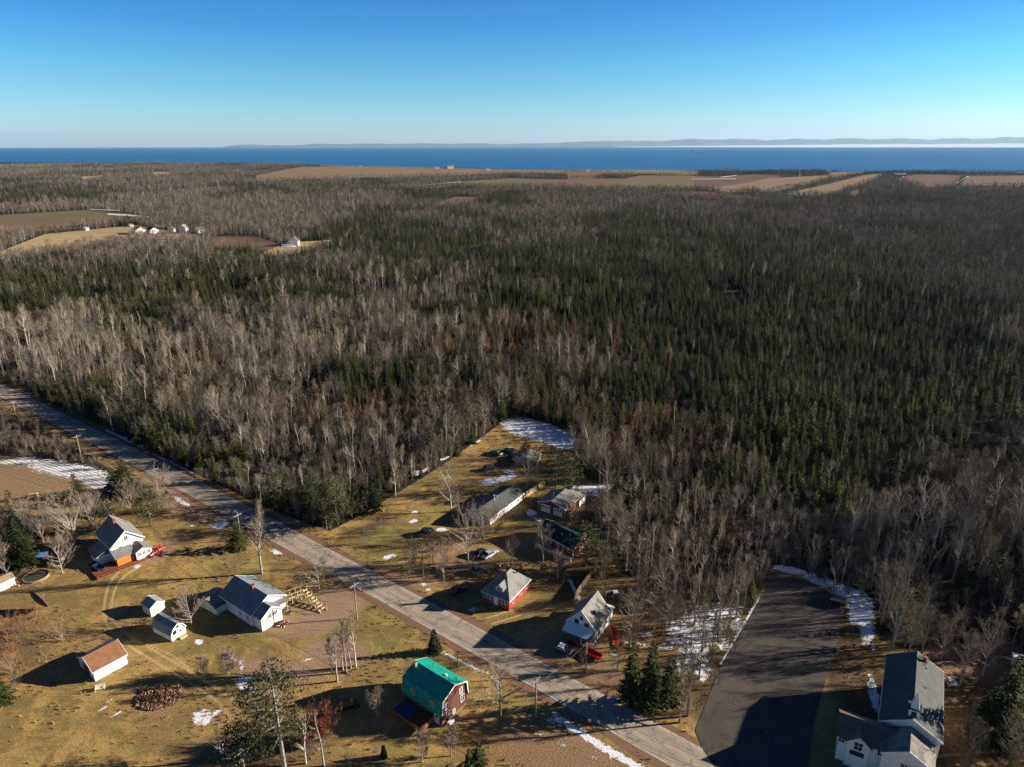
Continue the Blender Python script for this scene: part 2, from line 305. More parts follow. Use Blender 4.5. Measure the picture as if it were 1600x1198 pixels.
GREEN_E = [(1345,1080,34,70,.9,0),(1330,1000,24,24,.7,0),(1500,1120,60,50,.6,0),(230,930,60,14,.5,0),(60,1150,80,20,.5,0),(290,1150,70,14,.5,0),(640,860,60,20,.8,-10),(500,1120,40,20,.3,0),(620,1165,60,24,.9,0),(400,1000,60,16,.8,0),(210,1010,50,20,.6,30),(925,762,22,7,2.2,0),(790,820,40,10,1,-20),(850,870,50,8,.7,0),(730,800,60,20,.8,0),(650,800,60,20,.6,0),(840,940,40,16,1.1,-20),(100,960,60,30,.35,0),(130,1080,80,20,.6,0),(90,885,40,12,.8,0),(660,740,60,20,.6,0),(1340,1060,30,60,.7,0),(300,1010,60,14,.7,0),(420,885,60,14,.6,0),(480,870,40,14,.6,0),(1540,1150,60,30,.5,0)]
LEAF_SHADE_E = [(1330,985,22,50,1,0),(1310,1040,20,50,1,0),(1200,900,20,14,1,0),(1480,1100,130,90,.9,0),(1120,1060,30,60,.9,15),(1345,1060,40,90,1,-10),(1090,980,80,70,.8,0),(1040,1060,60,50,.7,0),(1480,1080,110,80,.8,0),(1000,930,60,30,.9,0),(900,905,50,30,.8,0),(920,820,50,40,.8,0),(960,1070,40,30,.5,0),(860,790,40,10,.5,0),(895,1010,40,16,.5,0),(20,860,60,40,.8,0),(400,1180,130,30,.55,0),(100,845,50,20,.6,0),(180,790,60,20,.6,20),(790,895,50,12,.5,0),(830,720,50,20,.5,0),(560,830,50,8,.5,-30),(15,1020,60,40,.5,0)]  # dark leaf floor; on lawn by the lot and church it paints in tree shade
DARK_E = [(60,1105,60,16,.8,-15),(25,1120,40,10,.6,0),(870,720,80,25,.3,0)]
PLOW_P = [(-400,700),(0,716),(100,722),(150,737),(180,762),(172,772),(100,778),(0,790),(-400,770)]
LITTER_E = [(700,880,70,22,.55,0),(640,905,60,14,.5,20),(830,895,70,12,.45,0),(560,1045,60,22,.5,0),(1500,1045,90,24,1,0),(1340,1050,26,50,.7,0),(1480,1150,60,50,.6,0),(400,1110,110,30,.55,0),(100,1010,90,40,.45,0),(60,880,60,18,.6,0),(240,1100,60,26,.6,0),(300,850,80,18,.35,20),(960,1060,60,24,.6,0),(1010,990,80,40,.6,0),(660,720,60,8,.5,-30),(760,720,50,18,.4,0),(500,890,50,14,.4,0),(780,1120,60,20,.6,0),(870,1185,105,48,1.2,10),(960,1200,60,30,1,0),(800,1190,50,30,.8,0),(470,1190,90,35,.6,0)]
def ell(px, py, L, soft=1.1):
    r = np.zeros(px.shape, np.float32)
    for (cx, cy_, rx, ry, a, tl) in L:
        s = max(rx, ry)*3
        k = (abs(px-cx) < s) & (abs(py-cy_) < s)
        if not k.any(): continue
        c, sn = math.cos(R(tl)), math.sin(R(tl)); dx, dy = px[k]-cx, py[k]-cy_
        d = np.sqrt(((dx*c+dy*sn)/rx)**2+((-dx*sn+dy*c)/ry)**2)
        r[k] = np.maximum(r[k], np.clip((1.5-d)/soft, 0, 1)*a)
    return r
def lin(px, py, L):
    r = np.zeros(px.shape, np.float32)
    for (x0, y0, x1, y1, wd) in L:
        k = (px > min(x0, x1)-wd*3) & (px < max(x0, x1)+wd*3) & (py > min(y0, y1)-wd*3) & (py < max(y0, y1)+wd*3)
        if not k.any(): continue
        dx, dy = x1-x0, y1-y0; tt = np.clip(((px[k]-x0)*dx+(py[k]-y0)*dy)/(dx*dx+dy*dy), 0, 1)
        d = np.hypot(px[k]-x0-tt*dx, py[k]-y0-tt*dy)/wd
        r[k] = np.maximum(r[k], np.clip((1.6-d)/1.0, 0, 1)*1.1)
    return r
def axis(a, b, c, d, step):            # fine between b and c, growing outwards to a and d
    x = list(np.arange(b, c+step, step)); s = step; v = x[-1]
    while v < d: s *= 1.08; v += s; x.append(v)
    s = step; v = x[0]
    while v > a: s *= 1.08; v -= s; x.insert(0, v)
    return np.array(x)
xs = axis(-9000, -118, 118, 9000, .42); ys = axis(-300, 70, 215, 2400, .42)
# last rows follow the coast
ys = ys[ys < 2140]
XX, YY = np.meshgrid(xs, ys)
nx = len(xs)
coast_px = np.linspace(-600, 2300, 400); cx_, cyy = zip(*[G(p, float(shore_y(p))) for p in coast_px])
cyw = np.interp(xs, cx_, cyy)
extra = [2150+(cyw-2150)*f for f in (.05, .2, .35, .5, .7, .85, 1.0)]
cm = np.stack(extra)
XX = np.vstack([XX, np.tile(xs, (len(cm), 1))]); YY = np.vstack([YY, cm]); ny = YY.shape[0]
ZZ = np.zeros_like(XX); 
XX = np.vstack([XX, XX[-1:]]); YY = np.vstack([YY, YY[-1:]+6]); ZZ = np.vstack([ZZ, ZZ[-1:]-6.]); ny += 1
Vg = np.stack([XX.ravel(), YY.ravel(), ZZ.ravel()], 1)
i0 = (np.arange(ny-1)[:, None]*nx+np.arange(nx-1)[None]).ravel()
Fg = np.stack([i0, i0+1, i0+nx+1, i0+nx], 1)
gpx, gpy = PJ(Vg[:, 0], Vg[:, 1])
behind = Vg[:, 1] < 20
op = np.zeros(len(Vg), bool)
for p in OPEN: op |= inpoly(gpx, gpy, p)
op |= behind
for p in BELTS: op &= ~inpoly(gpx, gpy, p)
near = (Vg[:, 1] < 500)
A = np.zeros((len(Vg), 4), np.float32); B = np.zeros((len(Vg), 4), np.float32)
A[:, 0] = np.clip(np.maximum(ell(gpx, gpy, SNOW_E), lin(gpx, gpy, SNOW_L))*.66, 0, 1)
A[:, 1] = np.clip(ell(gpx, gpy, DIRT_E, 1.0)*.8, 0, 1); A[:, 2] = np.clip(lin(gpx, gpy, TRACK_L)*.8, 0, 1)
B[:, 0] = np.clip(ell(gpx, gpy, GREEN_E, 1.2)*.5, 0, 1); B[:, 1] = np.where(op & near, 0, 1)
B[:, 1] = np.maximum(B[:, 1], np.clip(ell(gpx, gpy, LEAF_SHADE_E, .8), 0, 1)*.8)
B[:, 2] = np.clip(inpoly(gpx, gpy, PLOW_P)*1.0, 0, 1)
A[:, 3] = 1; B[:, 3] = 1
LIT = np.clip(ell(gpx, gpy, LITTER_E, 1.0), 0, 1)
gm, t, b = new_mat('ground_cover', .95, .1)
geo = N(t, 'ShaderNodeNewGeometry'); P = geo.outputs['Position']
aA = N(t, 'ShaderNodeAttribute', attribute_name='mask_a'); aB = N(t, 'ShaderNodeAttribute', attribute_name='mask_b'); aC = N(t, 'ShaderNodeAttribute', attribute_name='litter')
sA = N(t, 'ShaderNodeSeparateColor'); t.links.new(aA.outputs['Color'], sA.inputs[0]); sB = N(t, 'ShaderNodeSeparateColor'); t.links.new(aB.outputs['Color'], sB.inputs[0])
n1 = noise(t, P, .055, 5, .62, .5); n2 = noise(t, P, .35, 5, .65); n3 = noise(t, P, 2.6, 4, .7); n4 = noise(t, P, 9, 3, .7); n5 = noise(t, P, .9, 6, .7, .3)
mpS = N(t, 'ShaderNodeMapping'); mpS.inputs['Scale'].default_value = (.15, 1.6, 1); mpS.inputs['Rotation'].default_value = (0, 0, R(37)); t.links.new(P, mpS.inputs[0]); n6 = noise(t, mpS.outputs[0], 1.2, 4, .65)
gr = mixc(t, ss(t, n1, .42, .58), (.47, .285, .098), (.235, .172, .06))
gr = mixc(t, mathn(t, 'MULTIPLY', ss(t, n2, .48, .62), .7), gr, (.44, .23, .095))
gr = mixc(t, mathn(t, 'MULTIPLY', ss(t, n5, .48, .62), .7), gr, (.17, .145, .05))
n8 = noise(t, P, .028, 4, .6, .8); gr = mixc(t, mathn(t, 'MULTIPLY', ss(t, n8, .50, .58), .6), gr, (.175, .16, .055)); gr = mixc(t, mathn(t, 'MULTIPLY', ss(t, n8, .46, .40), .45), gr, (.25, .14, .07))
gr = mixc(t, mathn(t, 'MULTIPLY', ss(t, n6, .5, .7), .4), gr, (.60, .42, .16))
gr = mixc(t, mathn(t, 'MULTIPLY', ss(t, n3, .5, .68), .6), gr, (.12, .085, .04))
gr = mixc(t, mathn(t, 'MULTIPLY', ss(t, n4, .5, .7), .45), gr, (.40, .29, .13))
n7 = noise(t, P, .16, 6, .72, 1.0); gr = mixc(t, mathn(t, 'MULTIPLY', ss(t, n7, .48, .58), .7), gr, (.20, .14, .06)); gr = mixc(t, mathn(t, 'MULTIPLY', ss(t, n7, .5, .38), .35), gr, (.48, .36, .12))
gsel = ss(t, mathn(t, 'ADD', sB.outputs[0], mathn(t, 'MULTIPLY', mathn(t, 'SUBTRACT', n2, .5), .7)), .25, .65)
gr = mixc(t, mathn(t, 'MULTIPLY', gsel, .9), gr, mixc(t, n5, (.15, .165, .04), (.23, .21, .055)))
gr = mixc(t, ss(t, sB.outputs[0], .75, .95), gr, (.30, .33, .02))
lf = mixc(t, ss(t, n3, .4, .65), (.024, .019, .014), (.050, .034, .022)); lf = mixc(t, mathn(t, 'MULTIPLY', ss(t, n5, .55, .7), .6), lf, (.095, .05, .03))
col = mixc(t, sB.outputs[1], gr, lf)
wv = N(t, 'ShaderNodeTexWave', wave_type='BANDS', bands_direction='X'); wv.inputs['Scale'].default_value = .3; wv.inputs['Distortion'].default_value = 2.5; wv.inputs['Detail'].default_value = 3
mpW = N(t, 'ShaderNodeMapping'); mpW.inputs['Rotation'].default_value = (0, 0, R(-62)); t.links.new(P, mpW.inputs[0]); t.links.new(mpW.outputs[0], wv.inputs[0])
pl = mixc(t, mathn(t, 'MULTIPLY', ss(t, wv.outputs['Fac'], .1, .9), ss(t, n5, .35, .6)), (.26, .17, .095), (.34, .235, .13)); pl = mixc(t, mathn(t, 'MULTIPLY', ss(t, n5, .5, .7), .5), pl, (.24, .13, .06))
col = mixc(t, sB.outputs[2], col, pl)
dsel = ss(t, mathn(t, 'ADD', sA.outputs[1], mathn(t, 'MULTIPLY', mathn(t, 'SUBTRACT', n5, .5), .9)), .25, .65)
dc = mixc(t, n3, (.30, .19, .13), (.38, .25, .18)); dc = mixc(t, mathn(t, 'MULTIPLY', ss(t, n6, .5, .65), .6), dc, (.17, .09, .06))
col = mixc(t, mathn(t, 'MULTIPLY', dsel, .85), col, dc)
tsel = ss(t, mathn(t, 'ADD', sA.outputs[2], mathn(t, 'MULTIPLY', mathn(t, 'SUBTRACT', n5, .5), .9)), .3, .6)
col = mixc(t, mathn(t, 'MULTIPLY', tsel, .85), col, mixc(t, n3, (.62, .46, .22), (.46, .33, .15)))
lsel = mathn(t, 'MULTIPLY', aC.outputs['Fac'], ss(t, n4, .35, .5)); lcol = mixc(t, ss(t, noise(t, P, 5, 4, .7), .45, .6), (.15, .075, .035), (.42, .29, .17)); col = mixc(t, mathn(t, 'MULTIPLY', lsel, .8), col, lcol)
sv = mathn(t, 'ADD', sA.outputs[0], mathn(t, 'ADD', mathn(t, 'MULTIPLY', mathn(t, 'SUBTRACT', n5, .5), 1.25), mathn(t, 'ADD', mathn(t, 'MULTIPLY', mathn(t, 'SUBTRACT', n3, .5), .7), mathn(t, 'MULTIPLY', mathn(t, 'SUBTRACT', n4, .5), .4))))
ssel = ss(t, sv, .46, .58)
ssel = mathn(t, 'MULTIPLY', ssel, ss(t, sA.outputs[0], .05, .12))
# furrows show through the snow on the ploughed field
fur = mathn(t, 'MULTIPLY', sB.outputs[2], ss(t, wv.outputs['Fac'], .45, .6)); ssel = mathn(t, 'MULTIPLY', ssel, mathn(t, 'SUBTRACT', 1, mathn(t, 'MULTIPLY', fur, .6)))
col = mixc(t, ssel, col, (.80, .83, .88))
t.links.new(col, b.inputs['Base Color'])
hh = mathn(t, 'ADD', mathn(t, 'MULTIPLY', n3, .5), mathn(t, 'ADD', mathn(t, 'MULTIPLY', n4, .35), mathn(t, 'MULTIPLY', ssel, .5)))
bump(t, b, hh, .8, .35)
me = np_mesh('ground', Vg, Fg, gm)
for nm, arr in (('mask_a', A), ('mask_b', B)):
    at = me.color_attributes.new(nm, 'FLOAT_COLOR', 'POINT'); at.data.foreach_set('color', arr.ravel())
at = me.attributes.new('litter', 'FLOAT', 'POINT'); at.data.foreach_set('value', LIT.astype(np.float32))
ground = link(bpy.data.objects.new('ground', me)); tag(ground, kind='structure')

def sheet(name, poly, z, mat, sub=None):
    """flat sheet over a pixel polygon of the flat land"""
    pts = [G(*p) for p in poly]; mb = MB()
    import bmesh
    bm = bmesh.new(); vs_ = [bm.verts.new((x, y, z)) for x, y in pts]; bm.faces.new(vs_)
    bmesh.ops.triangulate(bm, faces=bm.faces); me = bpy.data.meshes.new(name); bm.normal_update()
    for f in bm.faces:
        if f.normal.z < 0: f.normal_flip()
    bm.to_mesh(me); bm.free(); me.materials.append(mat)
    o = link(bpy.data.objects.new(name, me)); return o
def field_mat(name, c1, c2, c3):
    m, t, b = new_mat(name, .95, .1); geo = N(t, 'ShaderNodeNewGeometry'); P = geo.outputs['Position']
    c = mixc(t, ss(t, noise(t, P, .012, 5, .6), .4, .6), c1, c2); c = mixc(t, mathn(t, 'MULTIPLY', ss(t, noise(t, P, .1, 4), .5, .7), .6), c, c3)
    mp = N(t, 'ShaderNodeMapping'); mp.inputs['Scale'].default_value = (.01, .12, 1); mp.inputs['Rotation'].default_value = (0, 0, R(25)); t.links.new(P, mp.inputs[0])
    c = mixc(t, mathn(t, 'MULTIPLY', ss(t, noise(t, mp.outputs[0], 1, 3), .5, .65), .4), c, c3)
    t.links.new(c, b.inputs['Base Color']); return m
FM = {'tan': field_mat('stubble_field', (.27, .18, .11), (.23, .16, .095), (.17, .11, .065)), 'green': field_mat('winter_grass_field', (.15, .13, .065), (.18, .14, .08), (.11, .09, .045)),
      'rust': field_mat('red_soil_field', (.20, .115, .08), (.17, .10, .07), (.13, .08, .055)), 'plough': field_mat('dark_red_field', (.16, .09, .07), (.13, .075, .06), (.10, .06, .045)),
      'brown': field_mat('brown_field', (.17, .12, .08), (.14, .10, .07), (.11, .08, .055)), 'gold': field_mat('golden_field', (.44, .33, .18), (.38, .28, .15), (.30, .21, .11)),
      'rustg': field_mat('russet_grass_field', (.22, .14, .075), (.19, .13, .065), (.14, .09, .05))}
for i, (k, p) in enumerate(FIELDS):
    tag(sheet('field', p, .25+.02*i, FM[k]), kind='structure')
SM = M['snowy']
for p in ([(140,328),(187,330),(186,331),(140,329)], [(168,335.5),(200,336.5),(234,340),(232,342),(205,339.5),(168,337)], [(240,352),(262,353),(262,357),(245,357)], [(1200,303),(1265,304.6),(1265,305.4),(1200,304)],
          [(1125,277.6),(1150,275),(1153,275.2),(1130,278)], [(1080,280.6),(1150,280.2),(1150,280.8),(1080,281.1)], [(1402,283),(1412,276),(1414,276),(1405,283)], [(1492,287),(1512,276),(1514,276),(1496,287)], [(440,382),(462,382),(462,388),(440,387)], [(505,377),(518,377),(517,379),(506,379)],
          [(640,292.5),(680,288.3),(720,284.5),(720,285),(680,289),(640,293.2)]):
    tag(sheet('snow', p, 1.0, SM), kind='structure')
# ------------------------------------------------------------------ road
UPR = [(0,596),(89,639),(158,669),(259,721),(385,783),(474,832),(597,885),(694,956),(753,989),(823,1024),(911,1066),(1000,1105),(1103,1178)]
DNR = [(0,617),(55,650),(95,672),(150,706),(216,738),(316,793),(425,842),(523,900),(607,940),(684,986),(740,1017),(809,1059),(879,1105),(952,1140),(1031,1198)]
uw = np.array([G(*p) for p in UPR]); dw = np.array([G(*p) for p in DNR])
pu = np.polyfit(uw[:, 0], uw[:, 1], 2); pd = np.polyfit(dw[:, 0], dw[:, 1], 2)
pc = (pu+pd)/2
rx_ = np.arange(-560, 120, 3.0)
def rc(x):
    x = np.asarray(x, float); xc = np.clip(x, -230, 32)
    y = np.polyval(pc, xc); s = np.polyval(np.polyder(pc), xc); return y+s*(x-xc)
ry_ = rc(rx_); tg = np.gradient(np.stack([rx_, ry_], 1), axis=0); tg /= np.linalg.norm(tg, axis=1)[:, None]; nr = np.stack([-tg[:, 1], tg[:, 0]], 1)
ctr = np.stack([rx_, ry_], 1)
def strip(name, w0, w1, z, mat, jag=0, kind='structure'):
    j0 = w0+(rng.normal(0, jag, len(ctr)) if jag else 0); j1 = w1+(rng.normal(0, jag, len(ctr)) if jag else 0)
    L = ctr+nr*np.reshape(j0, (-1, 1)); Rr = ctr+nr*np.reshape(j1, (-1, 1)); n = len(ctr)
    V = np.zeros((2*n, 3)); V[:n, :2] = L; V[n:, :2] = Rr; V[:, 2] = z
    i = np.arange(n-1); F = np.stack([i, i+1, n+i+1, n+i], 1)
    me = np_mesh(name, V, F, mat); uv = me.uv_layers.new(name='uv')
    s = np.concatenate([[0], np.cumsum(np.linalg.norm(np.diff(ctr, axis=0), axis=1))])
    us = np.concatenate([s, s]); vsr = np.concatenate([np.zeros(n), np.ones(n)])
    li = np.empty(len(me.loops), np.int32); me.loops.foreach_get('vertex_index', li)
    uv.data.foreach_set('uv', np.stack([us[li], vsr[li]], 1).astype(np.float32).ravel())
    me.update()
    if me.polygons[0].normal.z < 0: me.flip_normals()
    return tag(link(bpy.data.objects.new(name, me)), kind=kind)
def road_mat():
    m, t, b = new_mat('worn_asphalt', .85, .3); uvn = N(t, 'ShaderNodeUVMap'); geo = N(t, 'ShaderNodeNewGeometry'); P = geo.outputs['Position']
    sp = N(t, 'ShaderNodeSeparateXYZ'); t.links.new(uvn.outputs[0], sp.inputs[0]); v = sp.outputs[1]
    mp = N(t, 'ShaderNodeMapping'); mp.inputs['Scale'].default_value = (.12, 7, 1); t.links.new(uvn.outputs[0], mp.inputs[0])
    st = noise(t, mp.outputs[0], 1, 4, .6); n2 = noise(t, P, .6, 5, .7); n3 = noise(t, P, 7, 3, .7)
    c = mixc(t, ss(t, st, .35, .65), (.42, .355, .275), (.31, .265, .205)); c = mixc(t, mathn(t, 'MULTIPLY', ss(t, n2, .5, .7), .45), c, (.24, .20, .16)); c = mixc(t, mathn(t, 'MULTIPLY', ss(t, n3, .5, .8), .3), c, (.36, .30, .23))
    for cen in (.27, .73):
        d = mathn(t, 'ABSOLUTE', mathn(t, 'SUBTRACT', v, cen)); c = mixc(t, mathn(t, 'MULTIPLY', mathn(t, 'SUBTRACT', 1, ss(t, d, .03, .12)), .35), c, (.24, .205, .165))
    d = mathn(t, 'ABSOLUTE', mathn(t, 'SUBTRACT', v, .5)); yl = mathn(t, 'MULTIPLY', mathn(t, 'SUBTRACT', 1, ss(t, d, .012, .03)), ss(t, n2, .40, .62)); c = mixc(t, mathn(t, 'MULTIPLY', yl, .6), c, (.42, .27, .08))
    d = mathn(t, 'ABSOLUTE', mathn(t, 'SUBTRACT', mathn(t, 'ABSOLUTE', mathn(t, 'SUBTRACT', v, .5)), .46)); wl = mathn(t, 'MULTIPLY', mathn(t, 'SUBTRACT', 1, ss(t, d, .008, .02)), ss(t, n2, .36, .6)); c = mixc(t, mathn(t, 'MULTIPLY', wl, .7), c, (.6, .58, .54))
    vo = N(t, 'ShaderNodeTexVoronoi', feature='DISTANCE_TO_EDGE'); vo.inputs['Scale'].default_value = .28; ns = N(t, 'ShaderNodeTexNoise'); ns.inputs['Scale'].default_value = .8; t.links.new(P, ns.inputs[0])
    pv = mixc(t, .25, P, ns.outputs['Color']); va = N(t, 'ShaderNodeVectorMath', operation='MULTIPLY_ADD'); t.links.new(ns.outputs['Color'], va.inputs[0]); va.inputs[1].default_value = (3, 3, 0); t.links.new(P, va.inputs[2]); t.links.new(va.outputs[0], vo.inputs['Vector'])
    c = mixc(t, mathn(t, 'MULTIPLY', mathn(t, 'SUBTRACT', 1, ss(t, vo.outputs['Distance'], .0, .035)), .55), c, (.06, .05, .045))
    t.links.new(c, b.inputs['Base Color']); bump(t, b, n3, .3, .03); return m
def gravel_mat():
    m, t, b = new_mat('red_gravel', .95, .1); geo = N(t, 'ShaderNodeNewGeometry'); P = geo.outputs['Position']
    n2 = noise(t, P, .5, 5, .7); n3 = noise(t, P, 5, 4, .7)
    c = mixc(t, ss(t, n2, .35, .65), (.25, .13, .085), (.19, .115, .07)); c = mixc(t, mathn(t, 'MULTIPLY', ss(t, n3, .5, .7), .6), c, (.33, .21, .14)); c = mixc(t, ss(t, noise(t, P, .25, 5, .7), .60, .66), c, (.20, .15, .05))
    t.links.new(c, b.inputs['Base Color']); bump(t, b, n3, .6, .1); return m
strip('road_shoulder', -4.6, 4.4, .012, gravel_mat(), .3)
strip('road', -3.15, 3.0, .03, road_mat(), .05)
def lot_mat():
    m, t, b = new_mat('parking_asphalt', .9, .25); geo = N(t, 'ShaderNodeNewGeometry'); P = geo.outputs['Position']
    n1 = noise(t, P, .12, 5, .6); n2 = noise(t, P, .8, 5, .7); n3 = noise(t, P, 6, 3, .7)
    c = mixc(t, ss(t, n1, .35, .65), (.080, .071, .061), (.058, .054, .049)); c = mixc(t, mathn(t, 'MULTIPLY', ss(t, n2, .5, .7), .5), c, (.125, .105, .085)); c = mixc(t, mathn(t, 'MULTIPLY', ss(t, n3, .5, .7), .5), c, (.14, .12, .10)); c = mixc(t, mathn(t, 'MULTIPLY', ss(t, noise(t, P, .45, 6, .75, 1.5), .55, .62), .5), c, (.045, .042, .04))
    sp = N(t, 'ShaderNodeSeparateXYZ'); t.links.new(P, sp.inputs[0]); far = ss(t, sp.outputs[1], 118, 130)
    c = mixc(t, mathn(t, 'MULTIPLY', far, mathn(t, 'MULTIPLY', ss(t, n2, .3, .6), .6)), c, (.17, .115, .085))
    wv_ = N(t, 'ShaderNodeTexVoronoi', feature='DISTANCE_TO_EDGE'); wv_.inputs['Scale'].default_value = .16; na_ = N(t, 'ShaderNodeTexNoise'); na_.inputs['Scale'].default_value = .7; na_.inputs['Detail'].default_value = 4; t.links.new(P, na_.inputs[0]); va_ = N(t, 'ShaderNodeVectorMath', operation='MULTIPLY_ADD'); t.links.new(na_.outputs['Color'], va_.inputs[0]); va_.inputs[1].default_value = (4, 4, 0); t.links.new(P, va_.inputs[2]); t.links.new(va_.outputs[0], wv_.inputs['Vector']); c = mixc(t, mathn(t, 'MULTIPLY', mathn(t, 'SUBTRACT', 1, ss(t, wv_.outputs['Distance'], 0, .03)), .6), c, (.025, .023, .02))
    t.links.new(c, b.inputs['Base Color']); bump(t, b, n3, .4, .05); return m
tag(sheet('parking_lot', [(1086,1140),(1127,1038),(1163,978),(1188,934),(1214,893),(1240,900),(1285,919),(1318,938),(1307,1006),(1291,1060),(1273,1123),(1258,1230),(1235,1330),(1100,1330),(1118,1200),(1098,1170)], .045, lot_mat()), kind='structure')
# ------------------------------------------------------------------ sea, ice, far shore
def water_mat():
    m, t, b = new_mat('sea_water', .55, .12); geo = N(t, 'ShaderNodeNewGeometry'); P = geo.outputs['Position']
    mp = N(t, 'ShaderNodeMapping'); mp.inputs['Scale'].default_value = (.0012, .006, 1); t.links.new(P, mp.inputs[0]); n = noise(t, mp.outputs[0], 1, 6, .7)
    t.links.new(mixc(t, ss(t, n, .35, .65), (.010, .115, .30), (.018, .16, .37)), b.inputs['Base Color']); bump(t, b, noise(t, P, .05, 4), .3, 2); return m
me = np_mesh('sea', np.array([(-90000, 1500, -4), (90000, 1500, -4), (90000, 80000, -4), (-90000, 80000, -4)]), np.array([[0, 1, 2, 3]]), water_mat())
tag(link(bpy.data.objects.new('sea', me)), kind='structure')
im, t, b = new_mat('sea_ice', .8, .2); geo = N(t, 'ShaderNodeNewGeometry'); P = geo.outputs['Position']; mp = N(t, 'ShaderNodeMapping'); mp.inputs['Scale'].default_value = (.0003, .0012, 1); t.links.new(P, mp.inputs[0])
t.links.new(mixc(t, ss(t, noise(t, mp.outputs[0], 1, 5, .7), .45, .6), (.85, .86, .86), (.62, .68, .72)), b.inputs['Base Color'])
ice = [(8200, 44000), (9500, 37000), (11000, 30500), (12500, 27500), (15000, 25500), (17500, 23000), (21000, 21500), (27000, 20500), (40000, 19500), (60000, 18500), (70000, 44000)]
n = len(ice); me = bpy.data.meshes.new('sea_ice'); me.from_pydata([(x, y, -3.2) for x, y in ice]+[(x, y, -5) for x, y in ice], [], [list(range(n))]+[[i, i+n, (i+1) % n+n, (i+1) % n] for i in range(n)]); me.materials.append(im)
tag(link(bpy.data.objects.new('sea_ice', me)), kind='structure')
hm, t, b = new_mat('far_hills', .95, .05); geo = N(t, 'ShaderNodeNewGeometry'); P = geo.outputs['Position']
t.links.new(mixc(t, ss(t, noise(t, P, .0006, 6, .7), .35, .65), (.10, .15, .17), (.20, .24, .26)), b.inputs['Base Color'])
def hills(name, pts, y0, y1):      # pts: (survey px, rise px above the horizon)
    V = []; F = []; xsn = np.arange(pts[0][0], pts[-1][0]+1, 6.0); rise = np.interp(xsn, [p[0] for p in pts], [p[1] for p in pts])
    prev = None; nrow = 6
    for i, (px, r_) in enumerate(zip(xsn, rise)):
        for k in range(nrow):
            f = k/(nrow-1); yy = y0+(y1-y0)*f; x = (px-800)/FPX*1.0/math.cos(PITCH)*yy*1.06
            zc = (r_*.9/FPX)*y1*1.1
            prof = math.sin(f*math.pi/2)**.8; jj = math.sin(px*.09+f*3)*.08+math.sin(px*.031)*.05+math.sin(px*.23+2*f)*.04
            V.append((x, yy, -5+max(0, zc*prof*(1+jj))))
    for i in range(len(xsn)-1):
        for k in range(nrow-1): F.append((i*nrow+k, (i+1)*nrow+k, (i+1)*nrow+k+1, i*nrow+k+1))
    me = np_mesh(name, np.array(V), np.array(F), hm, smooth=True); tag(link(bpy.data.objects.new(name, me)), kind='structure')
hills('hills', [(415,0),(430,2.6),(450,4.4),(480,3.2),(520,3.6),(545,5),(575,5.6),(620,5.0),(680,5.0),(720,5.4),(760,5.2),(800,4.6),(830,4.6),(870,6),(900,7),(930,9.5),(960,8),(1000,9),(1060,10),(1120,9.6),(1200,10.6),(1280,9.8),(1350,10.2),(1420,10.8),(1500,11.5),(1540,10.6),(1600,10.4),(1700,9.5),(1850,8)], 45000, 52000)
# ------------------------------------------------------------------ buildings
_hm = hm; hm = im
hills('snowy_shore', [(930,0),(980,.9),(1080,1.7),(1200,2.8),(1350,3.4),(1600,3.8),(1850,4)], 40000, 41500)
hm = _hm
# local frame of a building: x runs along the ridge from the front gable (x=0) to the back (x=L), y=+W/2 is its left side seen from the front gable's inside
def window(parent, face, c, z, wd, hg, L, W, wood='trim', panes=(2, 2), name='window', x0=0):
    """face: 'F','B' gables, 'Lf'(+y) and 'Rt'(-y) side walls; c = position along the wall"""
    fr = MB(); pn = MB(); d = .05
    def P(a, b_, o):
        if face == 'F': return (x0-o, a, b_)
        if face == 'B': return (x0+L+o, a, b_)
        if face == 'Lf': return (x0+a, W/2+o, b_)
        return (x0+a, -W/2-o, b_)
    def bx(mb, a0, a1, b0, b1, o0, o1):
        p = P(a0, b0, o0); q = P(a1, b1, o1)
        mb.box(min(p[0], q[0]), max(p[0], q[0]), min(p[1], q[1]), max(p[1], q[1]), b0, b1)
    f = .09
    a0, a1, b0, b1 = c-wd/2, c+wd/2, z-hg/2, z+hg/2
    bx(fr, a0-f, a0, b0-f, b1+f, 0, d+.03); bx(fr, a1, a1+f, b0-f, b1+f, 0, d+.03); bx(fr, a0, a1, b1, b1+f, 0, d+.03); bx(fr, a0-.04, a1+.04, b0-f, b0, 0, d+.06)
    for k in range(1, panes[0]): x = a0+(a1-a0)*k/panes[0]; bx(fr, x-.025, x+.025, b0, b1, .01, d)
    for k in range(1, panes[1]): y = b0+(b1-b0)*k/panes[1]; bx(fr, a0, a1, y-.025, y+.025, .01, d-.004)
    bx(pn, a0, a1, b0, b1, .004, .02)
    o = fr.build(name, M[wood], parent); pn.build('pane', M['glass'], o); return o
